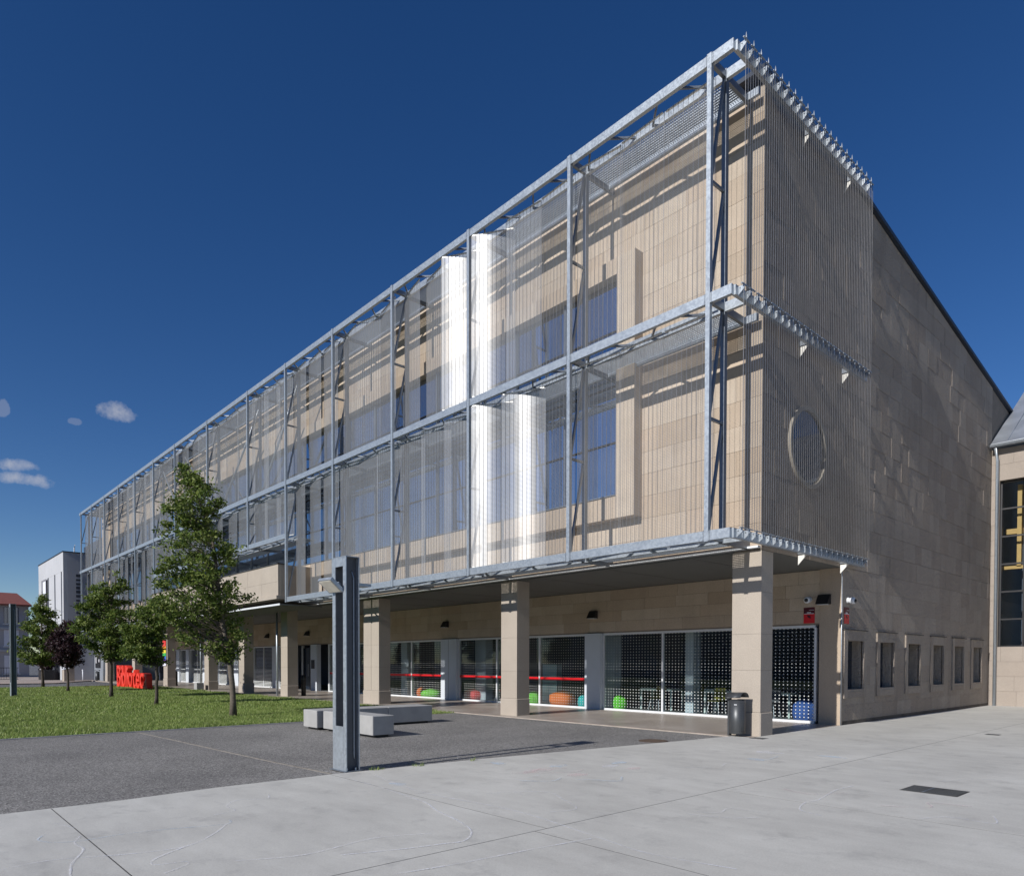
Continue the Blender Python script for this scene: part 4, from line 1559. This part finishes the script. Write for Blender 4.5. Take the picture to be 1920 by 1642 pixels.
cover(4.26, 4.90, -3.14, -2.62, 'dark ribbed iron drain cover in the pale plaza at right', 14)
cover(2.95, 3.22, 5.8, 6.05, 'small dark iron cover in the plaza far along the side wall', 6)
cover(-.18, .14, 1.08, 1.34, 'small brown iron cover at the foot of the corner column', 6)
t = thing('manhole_cover', 'round rusty manhole cover in the grey paving near the plaza edge', 'manhole cover', (-1.27, -.8, 0))
rust = plain('rusty_iron', (.085, .06, .045), .8, .2, .3, 14)
MB().lathe([(.30, -.011), (.30, -.004)], 28, -1.27, -.8).build('rim', rust, t)
b = MB()
for i in range(-4, 5):
    w = math.sqrt(max(.28 ** 2 - (i * .06) ** 2, 0))
    b.box(-1.27 - w, -1.27 + w, -.8 + i * .06 - .015, -.8 + i * .06 + .015, -.0038, .001)
b.build('tread', rust, t)

# ------------------------------------------------------------------ furniture behind the glass
def table(x0, x1, y0, y1, label):
    t = thing('table', label, 'table', ((x0 + x1) / 2, (y0 + y1) / 2, 0.012), 'pale tables behind the dotted glass')
    bx('table_top', x0, x1, y0, y1, .66, .72, M_TABLE, t)
    for x in (x0, x1 - .06):
        for y in (y0, y1 - .06):
            bx('leg', x, x + .06, y, y + .06, .012, .66, M_TABLE, t)


table(-7.6, -6.3, 7.0, 7.7, 'pale mint table behind the dotted glass next to the green beanbag')
table(-5.0, -3.75, 6.9, 7.6, 'pale mint table behind the dotted glass left of the litter bin')
table(-3.1, -2.15, 6.9, 7.6, 'pale mint table behind the dotted glass right of the corner column')
table(-6.6, -5.5, 8.3, 8.9, 'pale mint table further back in the room behind the dotted glass')


def chair(cx, cy, col, label):
    t = thing('chair', label, 'chair', (cx, cy, 0.012), 'chairs behind the dotted glass')
    mt = plain('chair_shell', col, .5)
    MB().bevbox(cx - .2, cx + .2, cy - .2, cy + .2, .42, .46, .012).build('seat', mt, t)
    MB().prism([(cy + .17, .46), (cy + .20, .46), (cy + .25, .82), (cy + .22, .82)], 'x', cx - .2, cx + .2).build('backrest', mt, t)
    for sx in (-1, 1):
        for sy in (-1, 1):
            MB().tube([(cx + sx * .15, cy + sy * .15, .42), (cx + sx * .21, cy + sy * .21, .012)], [.011, .011], 6).build('leg', M_SHUT, t, True)


chair(-6.7, 6.75, (.12, .10, .03), 'dark olive chair at the table beside the green beanbag')
chair(-5.6, 7.3, (.16, .13, .03), 'ochre chair between the first two tables')
chair(-4.4, 6.65, (.22, .20, .03), 'yellow olive chair tucked at the table left of the bin')
chair(-2.6, 6.65, (.08, .08, .09), 'grey chair at the table right of the corner column')
chair(-14.9, 7.0, (.6, .03, .03), 'red chair behind the red band left of the second column')


def pouf(cx, cy, r, h, col, label, seed):
    rr = random.Random(seed)
    vs, fs = [], []
    nu, nv = 20, 10
    ph = [rr.uniform(0, 6.28) for _ in range(4)]
    for j in range(nv + 1):
        tt = j / nv
        for i in range(nu):
            a = 2 * math.pi * i / nu
            rad = r * (.86 + .14 * math.sin(math.pi * min(1, tt * 1.6)) if tt < .55 else max(.12, (1 - ((tt - .5) / .52) ** 2.0)) * .98)
            rad *= 1 + .07 * math.sin(3 * a + ph[0]) + .05 * math.sin(5 * a + ph[1] + 3 * tt)
            z = .012 + h * (1 - (1 - tt) ** 1.25) + .02 * math.sin(2 * a + ph[2]) * tt
            vs.append((cx + rad * math.cos(a), cy + rad * math.sin(a), z if j else .012))
    for j in range(nv):
        for i in range(nu):
            k = (i + 1) % nu
            fs.append((j * nu + i, j * nu + k, (j + 1) * nu + k, (j + 1) * nu + i))
    fs.append(tuple(nv * nu + i for i in range(nu)))
    t = thing('beanbag', label, 'beanbag', (cx, cy, .012), 'coloured beanbags behind the glass')
    MB().add(vs, fs).build('cushion', poufmat('fabric_%d' % seed, col), t, True)
    MB().lathe([(.03, h), (.028, h + .03)], 10, cx, cy).build('tuft', poufmat('tuft_%d' % seed, tri(col, .7)), t)


pouf(-8.1, 6.5, .24, .48, (.14, .62, .04), 'small round green beanbag behind the first dotted window', 1)
pouf(-9.75, 6.5, .25, .42, (.02, .45, .45), 'teal beanbag beside the first white pillar', 2)
pouf(-10.95, 6.6, .50, .54, (.80, .17, .02), 'large orange beanbag behind the second dotted window', 3)
pouf(-12.5, 6.6, .26, .48, (.16, .55, .04), 'green beanbag just right of the second column', 4)
pouf(-16.3, 6.7, .52, .46, (.72, .06, .06), 'large red beanbag left of the second column', 5)
pouf(-20.2, 6.6, .28, .44, (.75, .16, .03), 'small orange beanbag behind the third dotted window', 6)
pouf(-19.3, 6.55, .52, .37, (.20, .60, .05), 'wide green beanbag behind the third dotted window', 7)
pouf(-1.45, 6.4, .34, .60, (.04, .10, .34), 'dark blue beanbag in the last dotted window by the corner', 8)
t = thing('cabinet', 'pale blue cabinet behind the red band between green and orange beanbags', 'cabinet', (-12.55, 7.6, .012))
bx('body', -12.95, -12.15, 7.5, 7.8, .012, 1.54, plain('pale_blue', (.30, .45, .48), .6), t)
bx('shelf_line', -12.93, -12.17, 7.49, 7.499, .75, .78, M_GREYW, t)
t = thing('posters', 'white paper notices stuck inside the third dotted window', 'notices', (-20.5, YG + .02, 1.4))
bx('sheet', -20.72, -20.3, YG + .012, YG + .016, 1.42, 1.75, M_SHUT, t)
bx('sheet', -20.72, -20.3, YG + .012, YG + .016, 1.12, 1.32, M_SHUT, t)

# ------------------------------------------------------------------ red letters on the lawn
sg = thing('letter_sign', 'big red free-standing letters spelling Biblioteca on the lawn', 'letter sign', (-40.3, -.8, 0))
xx = -44.0
for ch in 'Biblioteca':
    me = text_mesh(ch, 1.98, .15, 'letter', M_RED, .015)
    a, b = width(me)
    for v in me.vertices:
        v.co.x = (v.co.x - a) * .92
    place('letter', me, sg, (xx, -.86, 0.03), (math.pi / 2, 0, 0))
    xx += (b - a) * .92 + .10
bx('footing', -44.0, xx - .1, -1.05, -.45, -.02, .03, M_RED, sg)

# ------------------------------------------------------------------ trees
def tree(name, label, base, H, prof, lean, tr, leafmat, barkmat, nclump, leaves, lsize, seed, bare):
    """prof: list of (height, left, right) crown extents as seen from the plaza; lean: trunk offsets (height, along-right)"""
    R = np.random.default_rng(seed)
    x0, y0 = base
    t = thing(name, label, 'tree', (x0, y0, 0), 'young trees in a row on the lawn')
    prof = sorted(prof)
    hr = np.array([.6707, .7417])
    hf = np.array([-.7417, .6707])
    lh = np.array([p[0] for p in lean])
    lo = np.array([p[1] for p in lean])
    ph = np.array([p[0] for p in prof])
    pl = np.array([p[1] for p in prof])
    pr_ = np.array([p[2] for p in prof])

    def axis(z):
        o = np.interp(z, lh, lo)
        return np.array([x0 + hr[0] * o, y0 + hr[1] * o, z])

    tb = MB()
    zs = np.linspace(0, H * .97, 16)
    tb.tube([axis(z) + np.append(R.normal(0, .012, 2), 0) for z in zs], [tr * (1.35 if z < .05 else 1) * (1 - z / H) ** .75 + .008 for z in zs], 8)
    C = []
    ztop, zlow = ph.max(), ph.min()
    while len(C) < nclump:
        z = R.uniform(zlow, ztop)
        az = R.uniform(0, 2 * math.pi)
        L, Rr = np.interp(z, ph, pl), np.interp(z, ph, pr_)
        mid, half = (Rr + L) / 2, (Rr - L) / 2
        if R.uniform() > half / 1.5 + .12:
            continue
        rad = half * math.sqrt(R.uniform(.05, 1.0))
        a_ = mid + rad * math.cos(az)
        d_ = rad * math.sin(az) * .95
        # gaps: leave some sectors open
        if math.sin(3.1 * z + 2.3 * az + seed) + math.sin(5.3 * z - 1.7 * az) * .7 < -1.0:
            continue
        C.append((a_, d_, z))
    LC = []
    for (a_, d_, z) in C:
        end = np.array([x0 + hr[0] * a_ + hf[0] * d_, y0 + hr[1] * a_ + hf[1] * d_, z])
        rlen = math.hypot(a_ - np.interp(z, lh, lo), d_)
        s = axis(max(zlow * .93, z - rlen * R.uniform(.45, .9) - .05))
        midp = (s + end) / 2 + np.array([R.normal(0, .06), R.normal(0, .06), -.06 * rlen])
        tb.tube([s, midp, end], [.006 + .010 * rlen, .005 + .005 * rlen, .003], 4, False)
        nn = int(leaves * R.uniform(.5, 1.5))
        sp = R.uniform(.07, .17)
        LC.append(end + R.normal(0, 1, (nn, 3)) * np.array([sp, sp, sp * .6]))
        nn2 = nn // 3
        k = R.uniform(.45, 1, (nn2, 1))
        LC.append(s + (end - s) * k + R.normal(0, .07, (nn2, 3)))
    tb.build('trunk', barkmat, t, True)
    P = np.concatenate(LC)
    n = len(P)
    N_ = R.normal(0, 1, (n, 3)) + np.array([0, -.25, .75])
    N_ /= np.linalg.norm(N_, axis=1, keepdims=True)
    A = np.cross(N_, R.normal(0, 1, (n, 3)))
    A /= np.linalg.norm(A, axis=1, keepdims=True)
    B = np.cross(N_, A)
    sz = lsize * R.uniform(.6, 1.35, (n, 1))
    fold = N_ * sz * .18
    V = np.stack([P - A * sz, P - B * sz * .48 + fold, P + A * sz, P + B * sz * .48 + fold], 1).reshape(-1, 3)
    me = bpy.data.meshes.new('crown')
    me.vertices.add(4 * n)
    me.vertices.foreach_set('co', V.reshape(-1))
    i0 = np.arange(n) * 4
    F = np.stack([i0, i0 + 1, i0 + 2, i0, i0 + 2, i0 + 3], 1).reshape(-1).astype(np.int32)
    me.loops.add(6 * n)
    me.loops.foreach_set('vertex_index', F)
    me.polygons.add(2 * n)
    me.polygons.foreach_set('loop_start', np.arange(0, 6 * n, 3, dtype=np.int32))
    me.materials.append(leafmat)
    me.update()
    me.validate()
    place('crown', me, t)
    return t


PX = 1 / 63.7
def prof_px(rows, u0, v0, px):
    return [((v0 - v) / px, (l - u0) / px, (r - u0) / px) for v, l, r in rows]


def uz(z, x):
    return 860 + z / 3.285, 280 + x / 3.285


rows = []
for y, l, r in ((30, 215, 245), (90, 190, 300), (135, 235, 290), (180, 235, 430), (260, 125, 440), (340, 110, 410), (400, 120, 400), (480, 105, 430), (520, 110, 570), (600, 150, 560), (680, 60, 560), (760, 60, 645), (850, 40, 645), (930, 30, 560), (990, 130, 560), (1050, 170, 600), (1130, 180, 585), (1190, 400, 570), (1240, 420, 540)):
    v, u = uz(y, l)
    rows.append((v, u, 280 + r / 3.285))
tree('oak_tree', 'tallest young oak with a loose tall crown, nearest on the lawn', (-13.32, -4.90), 7.35,
     prof_px(rows, 439, 1343, 63.7), [(0, 0), (1.3, -.06), (1.6, -.12), (3.0, -.35), (5.2, -.6), (7.4, -1.35)], .085, M_LEAF, M_BARK, 240, 52, .058, 3, 1.6)
tree('oak_tree', 'small young oak with thin dark trunk beside the last red letter', (-20.96, -4.92), 4.0,
     [(1.55, -.3, .3), (1.75, -1.0, .25), (2.1, -1.25, .15), (2.5, -1.3, .15), (2.9, -1.15, .3), (3.25, -.9, .7), (3.6, -.5, .6), (4.0, .0, .25)], [(0, 0), (2, .02), (4, .12)], .06, M_LEAF, M_BARKD, 120, 52, .062, 5, 1.5)
tree('oak_tree', 'medium young oak in front of the first red letters', (-28.03, -4.85), 5.75,
     [(1.75, -.5, .5), (2.1, -1.2, 1.1), (2.6, -1.6, 1.35), (3.2, -1.65, 1.35), (3.8, -1.5, 1.05), (4.3, -1.35, .8), (4.7, -.95, .75), (5.1, -.5, .7), (5.5, .1, .65), (5.8, .25, .5)], [(0, 0), (2, -.05), (4, .0), (5.8, .3)], .07, M_LEAF, M_BARKD, 180, 50, .07, 8, 1.7)
tree('oak_tree', 'furthest young oak in front of the white tower building', (-45.46, -4.89), 5.9,
     [(1.5, -.5, .4), (1.8, -1.6, 1.0), (2.3, -1.65, 1.3), (2.9, -1.6, 1.4), (3.5, -1.3, 1.2), (4.2, -.9, .9), (4.9, -.6, .6), (5.5, -.35, .3), (5.9, -.2, .1)], [(0, 0), (3, .0), (5.9, -.1)], .08, M_LEAF, M_BARKD, 170, 50, .085, 12, 1.4)
tree('purple_tree', 'small dark purple-leaved tree between two young oaks', (-36.93, -4.98), 3.8,
     [(1.4, -.25, .3), (1.7, -.8, .75), (2.2, -.95, .85), (2.7, -.85, .7), (3.2, -.55, .5), (3.8, -.1, .1)], [(0, 0), (2, -.1), (3.8, -.1)], .06, M_LEAFP, M_BARKD, 110, 60, .07, 15, 1.4)

# ------------------------------------------------------------------ buildings at the far left
tw = thing('tower_building', 'white concrete tower with dark vertical slots behind the trees', 'building', (-70.5, 4, 0))
TX0, TX1, TY0, TY1, TH = -76.8, -64.35, -.5, 9.0, 11.2
m = MB()
slots = [(-75.2, -74.6), (-71.9, -71.3), (-68.5, -68.0), (-65.4, -64.95)]
edges = [TX0] + [v for s in slots for v in s] + [TX1]
for a, b in zip(edges[0::2], edges[1::2]):
    bx('wall_panel', a, b, TY0, TY0 + .3, 0, 9.55, M_TWHITE, tw)
bx('parapet_band', TX0, TX1, TY0 - .004, TY0 + .3, 9.555, TH, M_TWHITE, tw)
bx('side_panel', TX1 - .3, TX1 + .004, TY0 + .302, TY1, 0, 9.55, M_RENDER, tw)
bx('parapet_band', TX1 - .3, TX1, TY0 + .302, TY1, 9.555, TH - .005, M_RENDER, tw)
bx('tower_core', TX0 + .05, TX1 - .32, TY0 + .32, TY1, 0, TH - .1, M_TDARK, tw)
bx('coping', TX0 - .05, TX1 + .05, TY0 - .05, TY1, TH, TH + .08, M_RTRIM, tw)
for z in (3.2, 6.0):
    bx('panel_joint', TX0, TX1 - .02, TY0 - .006, TY0 - .003, z, z + .03, M_GREYW, tw)
bn = bx('hanging_banner', -74.5, -71.95, TY0 - .12, TY0 - .10, 3.0, 9.5, plain('banner_cloth', (.20, .20, .22), .8), tw)
bx('banner_emblem', -73.6, -72.2, TY0 - .125, TY0 - .121, 8.1, 9.3, M_SHUT, bn)
for k in range(6):
    bx('banner_bar', -74.3, -72.1, TY0 - .125, TY0 - .121, 7.1 - .62 * k, 7.36 - .62 * k, M_RENDER, bn)
for k in range(22):
    z = 9.1 - k * .36
    bx('letter_mark', TX1 + .005, TX1 + .02, .45, .45 + random.uniform(.25, .5), z, z + random.uniform(.16, .27), M_TDARK, tw)
rb = MB().box(-75.4, -66.6, 3.2, 7.0, TH, 13.3).build('roof_plant_room', M_CLAD, tw)
MB().tube([(-69.0, 1.2, TH), (-69.0, 1.2, 12.3), (-68.7, 1.2, 12.5)], [.05, .05, .05], 6).build('roof_pipe', M_WHITE, tw)
bx('ground_recess', -70.5, -66.2, TY0 - .02, TY0 + .1, 0, 2.4, M_TDARK, tw)

gw = thing('notice_wall', 'grey wall with black notice board at the far end of the arcade', 'wall', (-63.4, 2.2, 0))
bx('panel', -64.3, -60.2, 1.8, 2.0, 0, 3.4, M_GREYW, gw)
bd = bx('notice_board', -63.6, -61.9, 1.74, 1.795, 1.1, 2.2, M_BLACK, gw)
bx('sheet', -63.45, -63.1, 1.73, 1.738, 1.5, 2.05, M_RENDER, bd)
bx('sheet', -62.4, -62.0, 1.73, 1.738, 1.6, 1.85, M_RENDER, bd)
MB().tube([(-60.4, 1.72, 0), (-60.4, 1.72, 4.0)], [.06, .06], 8).build('pipe', M_GALV, gw, True)
t = thing('stone_pillar', 'pale sandstone pillar with slanted top near the purple tree', 'pillar', (-61.0, -.8, 0))
MB().prism([(-1.15, 0), (-.4, 0), (-.4, 1.15), (-1.15, .95)], 'x', -61.4, -60.6).build('body', M_COLST, t)
MB().prism([(-1.2, .96), (-.35, 1.18), (-.35, 1.22), (-1.2, 1.0)], 'x', -61.45, -60.55).build('cap', M_SHUT, t)
for x, y in ((-63.5, .75),):
    t = thing('white_bollard', 'thin white bollard in front of the grey notice wall', 'bollard', (x, y, 0))
    MB().tube([(x, y, 0), (x, y, .85)], [.05, .05], 8).build('shaft', M_SHUT, t, True)
    bx('cap', x - .1, x + .18, y - .05, y + .05, .85, .95, M_SHUT, t)
t = thing('dark_shrub', 'round dark shrub in a planter at the foot of the white tower', 'shrub', (-67.5, -1.2, 0))
bx('planter', -69.2, -66.2, -1.7, -.9, 0, .9, M_BLACK, t)
mb = MB()
R_ = np.random.default_rng(5)
for k in range(700):
    d = R_.normal(0, 1, 3)
    d /= np.linalg.norm(d)
    p = np.array([-67.7, -1.3, 1.45]) + d * np.array([1.0, .6, .62]) * R_.uniform(.7, 1.05)
    a = R_.normal(0, .09, 3)
    b = R_.normal(0, .09, 3)
    mb.add([p - a, p + b, p + a], [(0, 1, 2)])
mb.build('crown', M_LEAFP, t)

rr_ = thing('red_roof_building', 'grey apartment building with red tiled roof at the far left', 'building', (-88, -8, 0))
XB = -84.0
bx('wall', -96, XB, -22, -.4, 0, 7.7, M_RENDER, rr_)
MB().prism([(-94, 9.75), (-83.3, 7.72), (-83.3, 7.6), (-97, 7.6)], 'y', -22.5, -.2).build('roof', M_TILE, rr_)
for zr, (za, zb_) in enumerate(((5.7, 7.4), (3.3, 5.0), (.4, 2.3))):
    for k in range(8):
        y = -2.6 - k * 2.3
        w = bx('window', XB + .002, XB + .05, y, y + 1.3, za, zb_, M_SHUT if (k + zr) % 3 else M_GLASSD, rr_)
        bx('frame', XB + .051, XB + .09, y + .6, y + .68, za, zb_, M_WHITE, w)
        bx('sill', XB + .002, XB + .15, y - .1, y + 1.4, za - .12, za - .02, M_WHITE, w)
for z in (5.05, 2.7):
    bx('string_course', XB + .001, XB + .3, -22, -.4, z, z + .22, M_TWHITE, rr_)
for (a, b) in ((-4.6, -3.9), (-9.6, -8.9)):
    bx('pier', XB + .05, XB + .5, a, b, 0, 2.68, M_COLST, rr_)
fc = thing('railing', 'dark metal railing before the red-roofed building', 'railing', (-72, -6, 0))
for k in range(40):
    y = -3.2 - k * .2
    bx('baluster', -70.01, -69.99, y, y + .02, .06, 1.05, M_BLACK, fc)
bx('rail', -70.02, -69.98, -11.2, -3.1, 1.05, 1.1, M_BLACK, fc)
bx('rail', -70.02, -69.98, -11.2, -3.1, .02, .06, M_BLACK, fc)
# the other side of the square, seen only mirrored in the glass
sb = thing('street_building', 'long dark grey building across the square, mirrored in the arcade glass', 'building', (-20, -66, 0))
bx('wall', -75, 35, -74, -62, 0, 12.5, M_GREYW, sb)
bx('roof', -75.5, 35.5, -74.5, -61.5, 12.5, 13.2, M_TILE, sb)
for k in range(26):
    for z in (1.2, 4.6, 8.2):
        w = bx('window', -72 + k * 4.1, -70.4 + k * 4.1, -61.995, -61.95, z, z + 1.9, M_GLASSD, sb)
        bx('sill', -72.1 + k * 4.1, -70.3 + k * 4.1, -61.995, -61.85, z - .1, z - .004, M_RENDER, w)
print('OBJECTS', len(bpy.data.objects))
